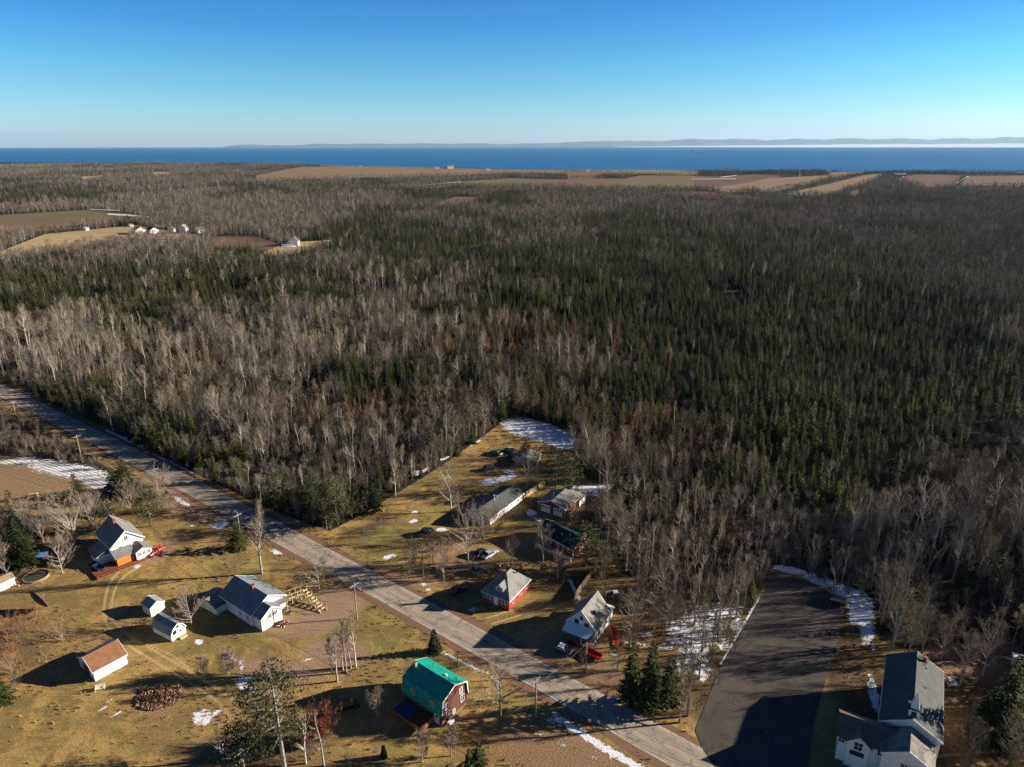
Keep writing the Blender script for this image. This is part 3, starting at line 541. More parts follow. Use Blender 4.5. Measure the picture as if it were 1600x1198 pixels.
def door(parent, face, c, wd, hg, L, W, mat='trim', x0=0, z0=.15, name='door', lights=True):
    mb = MB(); gl = MB()
    def bx(m_, a0, a1, b0, b1, o0, o1):
        if face == 'F': m_.box(x0-o1, x0-o0, a0, a1, b0, b1)
        elif face == 'B': m_.box(x0+L+o0, x0+L+o1, a0, a1, b0, b1)
        elif face == 'Lf': m_.box(x0+a0, x0+a1, W/2+o0, W/2+o1, b0, b1)
        else: m_.box(x0+a0, x0+a1, -W/2-o1, -W/2-o0, b0, b1)
    bx(mb, c-wd/2, c+wd/2, z0, z0+hg, 0, .05); bx(mb, c-wd/2-.08, c-wd/2, z0, z0+hg+.08, 0, .08); bx(mb, c+wd/2, c+wd/2+.08, z0, z0+hg+.08, 0, .08); bx(mb, c-wd/2, c+wd/2, z0+hg, z0+hg+.08, 0, .08)
    for k in range(1, 4): bx(mb, c-wd/2+.06, c+wd/2-.06, z0+hg*k/4-.02, z0+hg*k/4+.02, .05, .065)
    o = mb.build(name, M[mat], parent)
    if lights:
        n = 3 if wd > 1.5 else 1
        for k in range(n):
            x = c-wd/2+wd*(k+.5)/n; bx(gl, x-wd/n*.3, x+wd/n*.3, z0+hg*.62, z0+hg*.85, .05, .07)
        gl.build('pane', M['glass'], o)
    return o
def gable_parts(parent, L, W, he, hr, wall, roof, x0=0, y0=0, oh=.35, trim='trim', found=True, rot=0, names=('wall', 'roof', 'rake_trim'), ridge=0.0):
    mb = MB(); w2 = W/2
    mb.prism([(y0-w2, .18 if found else 0), (y0+w2, .18 if found else 0), (y0+w2, he), (y0+ridge, hr), (y0-w2, he)], x0, x0+L)
    if found: mb.box(x0+.06, x0+L-.06, y0-w2+.06, y0+w2-.06, -.3, .18, 1)
    wl = mb.build(names[0], [M[wall], M['concrete']], parent)
    th = .14; rf = MB()
    for s in (-1, 1):
        run = w2-s*ridge; sl_ = (hr-he)/run; yo = y0+s*(w2+oh); zo = he-sl_*oh; yr = y0+ridge
        rf.prism([(yr, hr+.02), (yo, zo+.02), (yo, zo+th), (yr, hr+th+.02)], x0-oh, x0+L+oh)
    rr = rf.build(names[1], M[roof], parent)
    tr = MB()
    for s in (-1, 1):
        run = w2-s*ridge; sl_ = (hr-he)/run; yo = y0+s*(w2+oh); zo = he-sl_*oh; yr = y0+ridge
        for xx in (x0-oh-.05, x0+L+oh): tr.prism([(yr, hr-.12), (yo, zo-.12), (yo, zo+th+.02), (yr, hr+th+.05)], xx, xx+.05)
        tr.box(x0-oh, x0+L+oh, min(yo, yo+s*.04), max(yo, yo+s*.04), zo-.1, zo+th-.02)
    tr.build(names[2], M[trim], rr)
    cb = MB()
    for xx in (x0-.02, x0+L-.06):
        for yy in (y0-w2-.02, y0+w2-.06): cb.box(xx, xx+.08, yy, yy+.08, .2, he-.05)
    cb.build_each('corner_board', M[trim], wl)
    return wl, rr
def gambrel_parts(parent, L, W, he, bw, bh, hr, wall, roof, oh=.3):
    mb = MB(); w2 = W/2
    mb.prism([(-w2, .15), (w2, .15), (w2, he), (bw, bh), (0, hr), (-bw, bh), (-w2, he)], 0, L); mb.box(.05, L-.05, -w2+.05, w2-.05, -.3, .15, 1)
    wl = mb.build('wall', [M[wall], M['concrete']], parent)
    rf = MB(); th = .1
    for s in (-1, 1):
        rf.prism([(0, hr), (s*bw, bh), (s*(bw+.06), bh+th*.6), (0, hr+th)], -oh, L+oh)
        ex = .22; dx = (w2-bw); dz = (bh-he); rf.prism([(s*bw, bh-.005), (s*(w2+ex*dx), he-ex*dz), (s*(w2+ex*dx+.1), he-ex*dz+.02), (s*(bw+.07), bh+th*.6+.004)], -oh, L+oh)
    rr = rf.build('roof', M[roof], parent); tr = MB()
    for s in (-1, 1):
        for xx in (-oh-.05, L+oh):
            tr.prism([(0, hr-.1), (s*bw, bh-.12), (s*(bw+.1), bh+.04), (0, hr+.13)], xx, xx+.05)
            tr.prism([(s*(bw-.08), bh-.06), (s*w2, he-.1), (s*(w2+.14), he-.08), (s*(bw+.08), bh+.05)], xx-.003, xx+.047)
    tr.build('rake_trim', M['trim'], rr); return wl, rr
def chimney(parent, x, y, z0, z1, s=.55, mat='brick', name='chimney'):
    mb = MB(); mb.box(x-s/2, x+s/2, y-s/2, y+s/2, z0, z1); mb.box(x-s/2-.06, x+s/2+.06, y-s/2-.06, y+s/2+.06, z1, z1+.1); mb.box(x-s/4, x+s/4, y-s/4, y+s/4, z1+.1, z1+.14, 1)
    return mb.build(name, [M[mat], M['dark']], parent)
def vent(parent, x, y, z, r=.12, h=.5, name='roof_vent', mat='steel'):
    mb = MB(); mb.bar((x, y, z), (x, y, z+h), r*2, 0, 8); mb.bar((x, y, z+h), (x, y, z+h+.08), r*2.8, 0, 8); return mb.build(name, M[mat], parent)
def box_part(parent, name, mat, *bx):
    mb = MB()
    for b_ in bx: mb.box(*b_)
    return mb.build(name, M[mat], parent)

# --- farmhouse, upper left
h = empty('farmhouse', (-88.97, 136.87, 0), R(136.7), 'white farmhouse with steep grey roofs and an orange boarded porch, trees behind it', 'house')
gable_parts(h, 9.5, 6.8, 4.1, 7.0, 'white', 'grey_roof')
for c, z in ((-1.6, 3.1), (1.4, 3.1), (0, 5.2)): window(h, 'F', c, z, .75, 1.0, 9.5, 6.8)
for c in (2, 5, 7.5): window(h, 'Lf', c, 2.6, .8, 1.1, 9.5, 6.8)
# sun porch wing (white, three windows) and orange porch, both in front of the gable; local -x points to the viewer's right
wl = MB(); wl.prism([(-3.9, .15), (-.5, .15), (-.5, 2.5), (-2.2, 3.3), (-3.9, 2.5)], -3.4, 0); 
wl.build('wing_wall', M['white'], h)
rf = MB()
rf.prism([(-2.2, 3.32), (-4.2, 2.38), (-4.2, 2.5), (-2.2, 3.45)], -3.7, 0); rf.prism([(-2.2, 3.32), (-.2, 2.38), (-.2, 2.5), (-2.2, 3.45)], -3.7, 0); rf.build('wing_roof', M['grey_roof'], h)
for y in (-3.2, -2.2, -1.2): window(h, 'F', y, 1.75, .6, .8, 0, 0, x0=-3.4)
wl = MB(); wl.prism([(-.45, .15), (3.3, .15), (3.3, 2.2), (-.45, 2.2)], -2.6, -.02); wl.build('porch_wall', M['orange'], h)
rf = MB(); rf.poly([(-2.9, -.7, 2.25), (-2.9, 3.7, 2.25), (0, 3.7, 3.2), (0, -.7, 3.2)]); rf.poly([(-2.9, -.7, 2.37), (0, -.7, 3.32), (0, 3.7, 3.32), (-2.9, 3.7, 2.37)])
rf.poly([(-2.9, -.7, 2.25), (-2.9, -.7, 2.37), (-2.9, 3.7, 2.37), (-2.9, 3.7, 2.25)]); rf.poly([(-2.9, 3.7, 2.25), (-2.9, 3.7, 2.37), (0, 3.7, 3.32), (0, 3.7, 3.2)]); rf.poly([(-2.9, -.7, 2.25), (0, -.7, 3.2), (0, -.7, 3.32), (-2.9, -.7, 2.37)])
rf.build('porch_roof', M['grey_roof'], h)
# low shaded ell on the far side
wl = MB(); wl.prism([(3.35, .15), (6.2, .15), (6.2, 2.3), (3.35, 2.3)], 1.2, 6.0); wl.build('ell_wall', M['white'], h)
rf = MB(); rf.prism([(3.3, 3.6), (6.6, 2.2), (6.6, 2.35), (3.3, 3.75)], .9, 6.3); rf.build('ell_roof', M['grey_roof'], h)
dk = MB(); dk.box(-4.6, -.1, 3.4, 8.2, .25, .4); dk.box(-4.6, -2.65, -2, 3.4, .25, .4)
for i in range(10): dk.box(-4.55, -4.45, -2+i*1.1, -1.9+i*1.1, .4, 1.0)
dk.box(-4.56, -4.44, -2, 8.2, .95, 1.05); dk.build('deck', M['deck'], h)
chimney(h, 5.5, .3, 6.5, 7.7)

# --- large white house with three roofs
h = empty('large_house', (-49.21, 115.30, 0), R(143.7), 'rambling white house with blue-grey roofs and a brick chimney, long wooden steps at its side', 'house')
gable_parts(h, 10.6, 7.7, 3.1, 5.3, 'white', 'blue_roof')
chimney(h, 4.3, .2, 4.9, 6.0)
ca, sa = math.cos(R(143.7)), math.sin(R(143.7))
def loc_of(px, py): dx, dy = px+49.21, py-115.30; return dx*ca+dy*sa, -dx*sa+dy*ca
fx, fy = loc_of(-47.73, 112.64)
f = MB()
gable_parts(h, fx+5.0-fx+3.2, 4.6, 3.0, 4.55, 'white', 'blue_roof', x0=fx, y0=fy, oh=.25, names=('front_wall', 'front_roof', 'rake_trim'))
for c, z, wd, hg in ((fy-.9, 2.55, .9, .5), (fy+.5, 2.55, .9, .5), (fy+.9, 1.0, .35, .35), (fy-.1, 1.0, .35, .35), (fy-.6, 3.6, .3, .35)): window(h, 'F', c, z, wd, hg, 0, 0, x0=fx, panes=(3, 1))
rf = MB(); rf.prism([(-3.9, 2.55), (fy-1.2, 3.05), (fy-1.2, 3.18), (-3.9, 2.68)], -1.9, .6); rf.build('porch_roof', M['light_roof'], h)
# west wing, ridge across
wx, wy = loc_of(-62.57, 117.32)
mb = MB(); sub = bpy.data.objects.new('west_wing', None); link(sub, h); sub.location = (wx, wy, 0); sub.rotation_euler = (0, 0, R(57.1-143.7))
mb.prism([(-3.0, .15), (3.0, .15), (3.0, 1.95), (0, 2.9), (-3.0, 1.95)], 0, 3.8)
mb.build('wing_wall', M['white'], sub)
rf = MB(); rf.prism([(0, 2.92), (-3.3, 1.88), (-3.3, 2.0), (0, 3.06)], -.3, 4.0); rf.prism([(0, 2.92), (3.3, 1.88), (3.3, 2.0), (0, 3.06)], -.3, 4.0); rf.build('wing_roof', M['worn_roof'], sub)
for y in (-1.5, 1.0): window(h, 'Lf', 3+y, 1.7, .7, .8, 10.6, 7.7)
def stair_deck(px0, px1, px2, label):
    a = Vector((*G(*px0), 0)); b = Vector((*G(*px1), 0)); c = Vector((*G(*px2), 0)); hgt = 1.7; wd = 1.5
    o = empty('deck_stairs', a, 0, label, 'steps')
    d = (b-a).normalized(); s = Vector((-d.y, d.x, 0)); ab = (b-a).length; mb = MB(); rl = MB(); ps = MB()
    def pt(base, dd, al, sd, z): ss_ = Vector((-dd.y, dd.x, 0)); q = base-a+dd*al+ss_*sd; return (q.x, q.y, z)
    n = int(ab/.28)
    for i in range(n): mb.bar(pt(a, d, i*.28, -wd/2, hgt), pt(a, d, i*.28, wd/2, hgt), .2)
    for sd in (-wd/2, wd/2):
        rl.bar(pt(a, d, 0, sd, hgt+.9), pt(a, d, ab, sd, hgt+.9), .1); mb.bar(pt(a, d, 0, sd, hgt-.1), pt(a, d, ab, sd, hgt-.1), .14)
        for i in range(int(ab/1.2)+1): ps.bar(pt(a, d, i*1.2, sd, 0), pt(a, d, i*1.2, sd, hgt+.95), .11)
    e = (c-b).normalized(); bc = (c-b).length; m_ = int(hgt/.19)
    for i in range(m_): mb.bar(pt(b, e, bc*i/m_, -wd/2, hgt*(1-i/m_)), pt(b, e, bc*i/m_, wd/2, hgt*(1-i/m_)), .22)
    for sd in (-wd/2, wd/2):
        rl.bar(pt(b, e, 0, sd, hgt+.9), pt(b, e, bc, sd, .9), .1); rl.bar(pt(b, e, 0, sd, hgt-.1), pt(b, e, bc, sd, -.02), .16)
        for i in range(5): t_ = i/4; ps.bar(pt(b, e, bc*t_, sd, 0), pt(b, e, bc*t_, sd, hgt*(1-t_)+.95), .1)
    mb.build('treads', M['newwood'], o); rl.build_each('handrail', M['newwood'], o); ps.build_each('post', M['newwood'], o)
stair_deck((447, 944), (476, 933), (506, 955), 'pale wooden walkway with a long flight of steps beside the large white house')

# --- sheds of the large house
h = empty('shed', (-72.62, 116.41, 0), R(145.4), 'small cream shed with a striped metal roof, behind the gambrel shed', 'shed')
gable_parts(h, 3.1, 2.9, 2.0, 2.75, 'cream', 'metal_roof', oh=.15, found=False, y0=-.3)
window(h, 'F', .2, 1.55, .4, .45, 0, 0); door(h, 'F', -.9, .75, 1.7, 3.1, 2.9, 'cream', lights=False)
h = empty('gambrel_shed', (-64.79, 109.29, 0), R(150.2), 'white barn-shaped shed with a blue-grey roof and a small ramp', 'shed')
gambrel_parts(h, 5.7, 3.1, 1.7, .95, 2.75, 3.25, 'white', 'blue_roof', oh=.2)
window(h, 'F', .75, 1.7, .55, .6, 0, 0, wood='dark'); door(h, 'F', -.4, .8, 1.75, 5.7, 3.1, 'trim'); window(h, 'F', 0, 2.6, .3, .3, 0, 0, wood='dark')
mb = MB(); mb.prism([(-1.1, 0), (.3, 0), (.3, .32), (-1.1, .32)], -1.0, -.1); mb.build('ramp', M['newwood'], h)
h = empty('brown_roof_shed', (-76.84, 99.55, 0), R(52.3), 'white shed with a brown shingle roof, alone on the grass', 'shed')
gable_parts(h, 5.6, 6.2, 2.2, 3.8, 'white', 'brown_roof', oh=.2)
door(h, 'F', 0, 2.2, 1.9, 5.6, 6.2, 'redbrown', lights=False); window(h, 'Lf', 2.8, 1.5, .6, .6, 5.6, 6.2)
mb = MB(); mb.poly([(1.0, 2.95, 2.66), (5.6, 2.95, 2.66), (5.6, .5, 3.95), (3, .9, 3.76), (1.0, 1.6, 3.37)]); sn = mb.build('snow_cover', M['snowy'], h)
for v in sn.data.vertices: v.co.z = 3.8-(3.8-2.2)*v.co.y/3.1+.17

# --- green gambrel house
h = empty('gambrel_house', (-9.76, 89.97, 0), R(142.3), 'tall house with a bright teal gambrel roof and dark shingled gable, red deck behind', 'house')
gambrel_parts(h, 8.7, 6.3, 2.6, 2.92, 5.06, 6.35, 'brown', 'teal', oh=.3)
for c, z, wd, hg in ((1.9, 3.3, .7, 1.1), (-1.7, 3.9, .6, 1.0), (-2.0, 2.1, .75, 1.2), (1.7, 1.7, .6, .8), (.2, 1.0, .5, .7)): window(h, 'F', c, z, wd, hg, 0, 0)
for c in (1.9, 6.3):
    m_ = window(h, 'Lf', c, 3.7, .75, .95, 8.7, 6.2)
    m_.location = (0, .1, 0)
door(h, 'Lf', 1.0, .9, 2.0, 8.7, 6.3)
dk = MB(); dk.box(1.5, 8.6, 3.3, 6.6, .55, .7); dk.box(1.5, 1.62, 3.3, 6.6, .7, 1.5); dk.box(1.5, 8.6, 6.5, 6.6, .7, 1.5)
for x in (1.6, 3.9, 6.2, 8.5): dk.box(x-.07, x+.07, 6.45, 6.6, -.1, 1.6)
dk.build('deck', M['deck'], h)
box_part(h, 'pool_cover', 'pooltarp', (5.0, 8.3, 3.5, 6.3, .7, .95))
mb = MB(); mb.bar((2.6, -1.0, 5.9), (2.6, -1.0, 6.35), .5, 0, 8); mb.build('roof_vent', M['trim'], h)
chimney(h, 8.2, .6, 5.8, 6.9, .5, 'steel'); vent(h, .9, -2.0, 5.4, .1, .3); vent(h, 6.4, -2.2, 5.3, .1, .3)
box_part(h, 'step', 'trim', (-.9, -.35, 1.0, 2.2, 0, .45))

# --- red hip-roofed cottage
h = empty('red_cottage', (-.6, 116.63, 0), 0, 'red cottage with a pale grey hip roof and a window-lined front porch', 'house')
FL = Vector((-6.79+.6, 119.11-116.63, 0)); BR = Vector((5.18+.6, 123.63-116.63, 0)); ex = Vector((math.cos(R(149)), math.sin(R(149)), 0)); ey = Vector((math.cos(R(59)), math.sin(R(59)), 0))
wF = 7.1; wS = 9.0
def q(a, b_, z): v_ = ex*a+ey*b_; return (v_.x, v_.y, z)
ang = math.atan2(ey.y, ey.x)
i_ = .3; mb = MB()
cor = [q(i_, i_, 0), q(wF-i_, i_, 0), q(wF-i_, wS-i_, 0), q(i_, wS-i_, 0)]
for k in range(4):
    a_, b_ = cor[k], cor[(k+1) % 4]; mb.poly([a_, b_, (b_[0], b_[1], 2.6), (a_[0], a_[1], 2.6)])
mb.build('wall', M['red'], h)
mb = MB(); e_ = [q(0, 0, 2.5), q(wF, 0, 2.5), q(wF, wS, 2.5), q(0, wS, 2.5)]; r0 = q(wF*.48, wS*.50, 5.75); r1 = q(wF*.48, wS*.68, 5.75)
mb.poly([e_[0], e_[1], r0]); mb.poly([e_[1], e_[2], r1, r0]); mb.poly([e_[2], e_[3], r1]); mb.poly([e_[3], e_[0], r0, r1]); mb.poly(e_[::-1])
up = [(p[0], p[1], p[2]-.12) for p in e_]
for k in range(4): mb.poly([up[k], up[(k+1) % 4], e_[(k+1) % 4], e_[k]])
rf = mb.build('roof', M['light_roof'], h)
tr = MB()
for k in range(4):
    a_, b_ = Vector(e_[k]), Vector(e_[(k+1) % 4]); tr.bar(a_+Vector((0, 0, -.1)), b_+Vector((0, 0, -.1)), .1)
tr.build('fascia', M['trim'], rf)
chm = MB(); c_ = q(wF*.5, wS*.42, 0); chm.box(c_[0]-.28, c_[0]+.28, c_[1]-.28, c_[1]+.28, 4.6, 6.5); chm.box(c_[0]-.34, c_[0]+.34, c_[1]-.34, c_[1]+.34, 6.5, 6.6); chm.build('chimney', M['brick'], h)
c_ = q(wF*.3, wS*.72, 0); vent(h, c_[0], c_[1], 4.9, .16, .4, mat='dark')
# dormer on the front slope
dm = bpy.data.objects.new('dormer', None); link(dm, h); c_ = q(wF*.44, wS*.10, 0); dm.location = (c_[0], c_[1], 0); dm.rotation_euler = (0, 0, ang if True else 0)
mb = MB(); mb.prism([(-.9, 2.7), (.9, 2.7), (.9, 4.1), (0, 4.75), (-.9, 4.1)], .2, 2.4); mb.build('dormer_wall', M['trim'], dm)
mb = MB(); mb.prism([(0, 4.77), (-1.2, 3.9), (-1.2, 4.0), (0, 4.9)], 0, 2.6); mb.prism([(0, 4.77), (1.2, 3.9), (1.2, 4.0), (0, 4.9)], 0, 2.6); mb.build('dormer_roof', M['light_roof'], dm)
window(dm, 'F', 0, 3.75, 1.0, .65, 0, 0, x0=.2)
# porch window bands: frame in a rotated holder
def along(parent, p0, p1, n, z, wd, hg, off=.06):
    p0 = Vector(p0); p1 = Vector(p1); d = (p1-p0).normalized(); an = math.atan2(d.y, d.x)
    for k in range(n):
        c = p0+(p1-p0)*((k+.5)/n); fr = MB(); gl = MB(); f_ = .07
        fr.box(-wd/2-f_, wd/2+f_, -off, .02, z+hg/2, z+hg/2+f_); fr.box(-wd/2-f_, wd/2+f_, -off, .02, z-hg/2-f_, z-hg/2); fr.box(-wd/2-f_, -wd/2, -off, .02, z-hg/2, z+hg/2); fr.box(wd/2, wd/2+f_, -off, .02, z-hg/2, z+hg/2)
        fr.box(-.02, .02, -off+.005, .0, z-hg/2, z+hg/2); gl.box(-wd/2, wd/2, -off+.02, 0, z-hg/2, z+hg/2)
        o = fr.build('window', M['trim'], parent); o.location = (c.x, c.y, 0); o.rotation_euler = (0, 0, an); gl.build('pane', M['glass'], o)
pa, pb, pc_ = q(wF-i_, i_, 0), q(i_, i_, 0), q(i_, wS-i_, 0)
def lerp3(a_, b_, t_): return tuple(a_[k]+(b_[k]-a_[k])*t_ for k in range(3))
along(h, lerp3(pa, pb, .04), lerp3(pa, pb, .42), 3, 1.7, .62, .95); along(h, lerp3(pa, pb, .60), lerp3(pa, pb, .96), 3, 1.7, .62, .95)
along(h, lerp3(pb, pc_, .12), lerp3(pb, pc_, .26), 1, 1.6, .7, 1.2); along(h, lerp3(pb, pc_, .5), lerp3(pb, pc_, .62), 1, 1.7, .9, .9); along(h, lerp3(pb, pc_, .78), lerp3(pb, pc_, .92), 1, 1.7, .7, 1.1)
m_ = lerp3(pa, pb, .51); dd = MB(); dd.box(-.45, .45, -.08, .02, .35, 2.35); o_ = dd.build('door', M['trim'], h); o_.location = (m_[0], m_[1], 0); o_.rotation_euler = (0, 0, math.atan2(pb[1]-pa[1], pb[0]-pa[0]))
st = MB(); 
for k in range(3): st.box(-.7, .7, -.4-.32*k, -.08-.32*k, 0, .36-.11*k)
o_ = st.build('step', M['wood'], h); o_.location = (m_[0], m_[1], 0); o_.rotation_euler = (0, 0, math.atan2(pb[1]-pa[1], pb[0]-pa[0]))

# --- white gabled house by the road
h = empty('white_house', (13.24, 108.89, 0), R(58.1), 'white gabled house with a worn grey roof and snow on its front porch roof', 'house')
gable_parts(h, 6.7, 6.0, 3.0, 6.3, 'white', 'light_roof', oh=.25)
for c, z, wd, hg in ((1.0, 3.3, .75, 1.15), (-1.1, 3.15, .75, 1.15), (0, 4.6, .4, .6)): window(h, 'F', c, z, wd, hg, 0, 0, wood='redbrown', panes=(1, 2))
for c, z in ((1.6, 1.6), (5.0, 1.9)): window(h, 'Rt', c, z, .55, 1.0, 6.7, 6.0, wood='redbrown', panes=(1, 2))
mb = MB(); mb.prism([(-3.1, 2.1), (3.1, 2.1), (3.1, 2.25), (-3.1, 2.25)], -2.4, -1.9)
rf = MB(); rf.poly([(-2.3, -3.1, 1.95), (-2.3, 3.1, 1.95), (0, 3.1, 2.85), (0, -3.1, 2.85)]); rf.poly([(-2.3, -3.1, 2.1), (0, -3.1, 3.0), (0, 3.1, 3.0), (-2.3, 3.1, 2.1)]); rf.poly([(-2.3, -3.1, 1.95), (-2.3, -3.1, 2.1), (-2.3, 3.1, 2.1), (-2.3, 3.1, 1.95)])
for y in (-3.1, 3.1): rf.poly([(-2.3, y, 1.95), (0, y, 2.85), (0, y, 3.0), (-2.3, y, 2.1)])
rf.build('porch_roof', M['light_roof'], h)
mb = MB(); mb.poly([(-2.25, -2.2, 2.15), (-2.25, 3.05, 2.15), (-.05, 3.05, 3.03), (-.05, -2.9, 3.03), (-1.2, -2.7, 2.56)]); mb.build('porch_snow', M['snowy'], h)
mb = MB()
for y in (-2.9, -1, 1, 2.9): mb.box(-2.2, -2.08, y-.06, y+.06, 0, 2.0)
mb.box(-2.2, 0, -3, 3, .2, .35); mb.build('porch_frame', M['wood'], h)
door(h, 'F', .2, .85, 1.8, 6.7, 6)
chimney(h, 2.3, -1.6, 4.2, 5.3, .35, 'dark')
mb = MB(); mb.prism([(-2.6, .1), (2.0, .1), (2.0, 2.3), (-2.6, 2.3)], 6.7, 8.9); mb.build('rear_wall', M['white'], h)
mb = MB(); mb.prism([(-2.9, 2.3), (2.2, 2.3), (2.2, 2.45), (-2.9, 2.45)], 6.68, 9.2); mb.build('rear_roof', M['snowy'], h)

# --- bungalow
h = empty('bungalow', (-8.48, 152.60, 0), R(56.0), 'long white bungalow with a low dark grey roof, rust-coloured bush at its corner', 'house')
gable_parts(h, 14.9, 7.0, 2.3, 3.5, 'white', 'slate_roof')
window(h, 'F', 1.6, 1.5, 1.3, .8, 0, 0, panes=(3, 1)); window(h, 'F', -.9, 1.5, .8, .8, 0, 0); door(h, 'Rt', 5.4, .9, 1.9, 14.9, 7.0, 'trim'); window(h, 'Rt', 2.5, 1.5, 1.2, .7, 14.9, 7.0); window(h, 'Rt', 9.5, 1.5, 1.0, .7, 14.9, 7.0); window(h, 'Rt', 12.6, 1.5, .7, .7, 14.9, 7.0)
vent(h, 6.0, -.6, 3.2, .1, .7, mat='trim'); vent(h, 7.6, -.3, 3.3, .1, .6, mat='trim'); chimney(h, 7.2, .4, 3.2, 4.1, .35, 'steel')
mb = MB()
for k in range(9): mb.box(14.3, 16.0, -3.2+k*.5, -3.12+k*.5, 2.6, 2.72)
for y in (-3.3, .9): mb.box(15.85, 15.97, y, y+.12, 0, 2.7); mb.box(15.0, 15.97, y, y+.12, 2.7, 2.8)
mb.build('pergola', M['green_roof'], h)
# --- garage
h = empty('garage', (10.19, 156.07, 0), R(57.4), 'red garage with two white overhead doors and a grey roof, facing the gravel yard', 'garage')
gable_parts(h, 7.0, 7.7, 2.6, 4.0, 'redbrown', 'grey_roof')
for c in (1.75, -1.85): door(h, 'F', c, 2.5, 2.1, 7, 7.7, 'trim', z0=.05, name='garage_door')
mb = MB(); mb.prism([(-4.4, .1), (1.6, .1), (1.6, 2.5), (-.8, 3.6), (-4.4, 2.3)], 7.0, 10.6); mb.build('rear_wall', M['white'], h)
mb = MB(); mb.prism([(-.8, 3.62), (-4.7, 2.2), (-4.7, 2.33), (-.8, 3.76)], 7.05, 10.9); mb.prism([(-.8, 3.62), (1.9, 2.4), (1.9, 2.52), (-.8, 3.76)], 7.05, 10.9); mb.build('rear_roof', M['light_roof'], h)
vent(h, 1.4, .3, 3.6, .07, 2.4, name='flue')
# --- dark green roofed house
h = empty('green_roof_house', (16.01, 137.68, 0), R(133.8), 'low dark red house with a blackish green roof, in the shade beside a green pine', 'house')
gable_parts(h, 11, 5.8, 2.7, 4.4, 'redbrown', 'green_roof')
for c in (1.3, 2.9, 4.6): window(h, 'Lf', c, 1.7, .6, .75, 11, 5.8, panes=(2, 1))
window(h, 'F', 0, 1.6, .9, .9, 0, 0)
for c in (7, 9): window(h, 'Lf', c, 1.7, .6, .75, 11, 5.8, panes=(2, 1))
# arched dark shelter behind it
x_, y_ = G(905, 838); h = empty('arched_shelter', (x_, y_, 0), R(160), 'dark rounded shelter tucked behind the green-roofed house', 'shelter')
mb = MB(); nn = 10; mb.prism([(1.7*math.cos(math.pi*k/nn), 2.3*math.sin(math.pi*k/nn)) for k in range(nn+1)], -2.6, 2.6); mb.build('cover', M['green_roof'], h, smooth=False)
mb = MB(); mb.box(-2.66, -2.6, -.9, .9, 0, 1.7); mb.build('door_flap', M['dark'], h)
# --- grey shed behind the bare tree
x_, y_ = G(822, 726); h = empty('grey_shed', (x_, y_, 0), R(75), 'weathered shed with a grey roof, half hidden behind a bare tree', 'shed')
gable_parts(h, 5.0, 6.5, 1.9, 2.9, 'wood', 'worn_roof', oh=.2); door(h, 'F', 0, 1.6, 1.6, 5, 6.5, 'wood', lights=False); window(h, 'F', 2.2, 1.3, .5, .5, 0, 0)
# --- dark shed with red wagon
x_, y_ = G(1008, 952); h = empty('dark_shed', (x_, y_, 0), R(60), 'small dark shed in the brush behind the white gabled house', 'shed')
gable_parts(h, 3.2, 3.0, 1.7, 2.3, 'brown', 'slate_roof', oh=.15, found=False, trim='dark'); door(h, 'F', 0, .8, 1.5, 3.2, 3, 'redpaint', lights=False)
# --- church, lower right
h = empty('church', (59.98, 80.09, 0), R(58.9), 'white church with a long dark roof and a small white steeple', 'church')
gable_parts(h, 16.3, 7.9, 6.7, 8.9, 'white', 'slate_roof', oh=.3)
gable_parts(h, 5.2, 6.4, 5.6, 7.4, 'white', 'worn_roof', x0=-5.2, oh=.25, names=('nave_wall', 'nave_roof', 'rake_trim'))
for c in (2, 5, 8, 11, 14): window(h, 'Rt', c, 3.9, .8, 2.3, 16.3, 7.9, panes=(2, 3)); window(h, 'Lf', c, 3.9, .8, 2.3, 16.3, 7.9, panes=(2, 3))
window(h, 'F', 0, 4.0, 1.4, 1.6, 0, 0, x0=-5.2, panes=(3, 3))
stp = bpy.data.objects.new('steeple', None); link(stp, h); stp.location = (1.3, 0, 0)
mb = MB(); mb.box(-.7, .7, -.7, .7, 7.9, 10.0); mb.build('belfry', M['trim'], stp)
mb = MB(); mb.box(-.9, .9, -.9, .9, 10.0, 10.15)
mb.build('cornice', M['slate_roof'], stp)
mb = MB(); bs = [(-.6, -.6, 10.15), (.6, -.6, 10.15), (.6, .6, 10.15), (-.6, .6, 10.15)]
for k in range(4): mb.poly([bs[k], bs[(k+1) % 4], (0, 0, 12.9)])
mb.poly(bs[::-1]); mb.build('spire', M['trim'], stp)
mb = MB()
for s in (-1, 1):
    mb.box(s*.72-.02, s*.72+.02, -.35, .35, 8.8, 9.7); mb.box(-.35, .35, s*.72-.02, s*.72+.02, 8.8, 9.7)
mb.build('louvre', M['dark'], stp)
for x in (4, 9, 14): vent(h, x, -1.6, 8.0, .1, .35)
vent(h, 15.4, -1.2, 8.2, .3, 1.1, name='chimney', mat='brick')
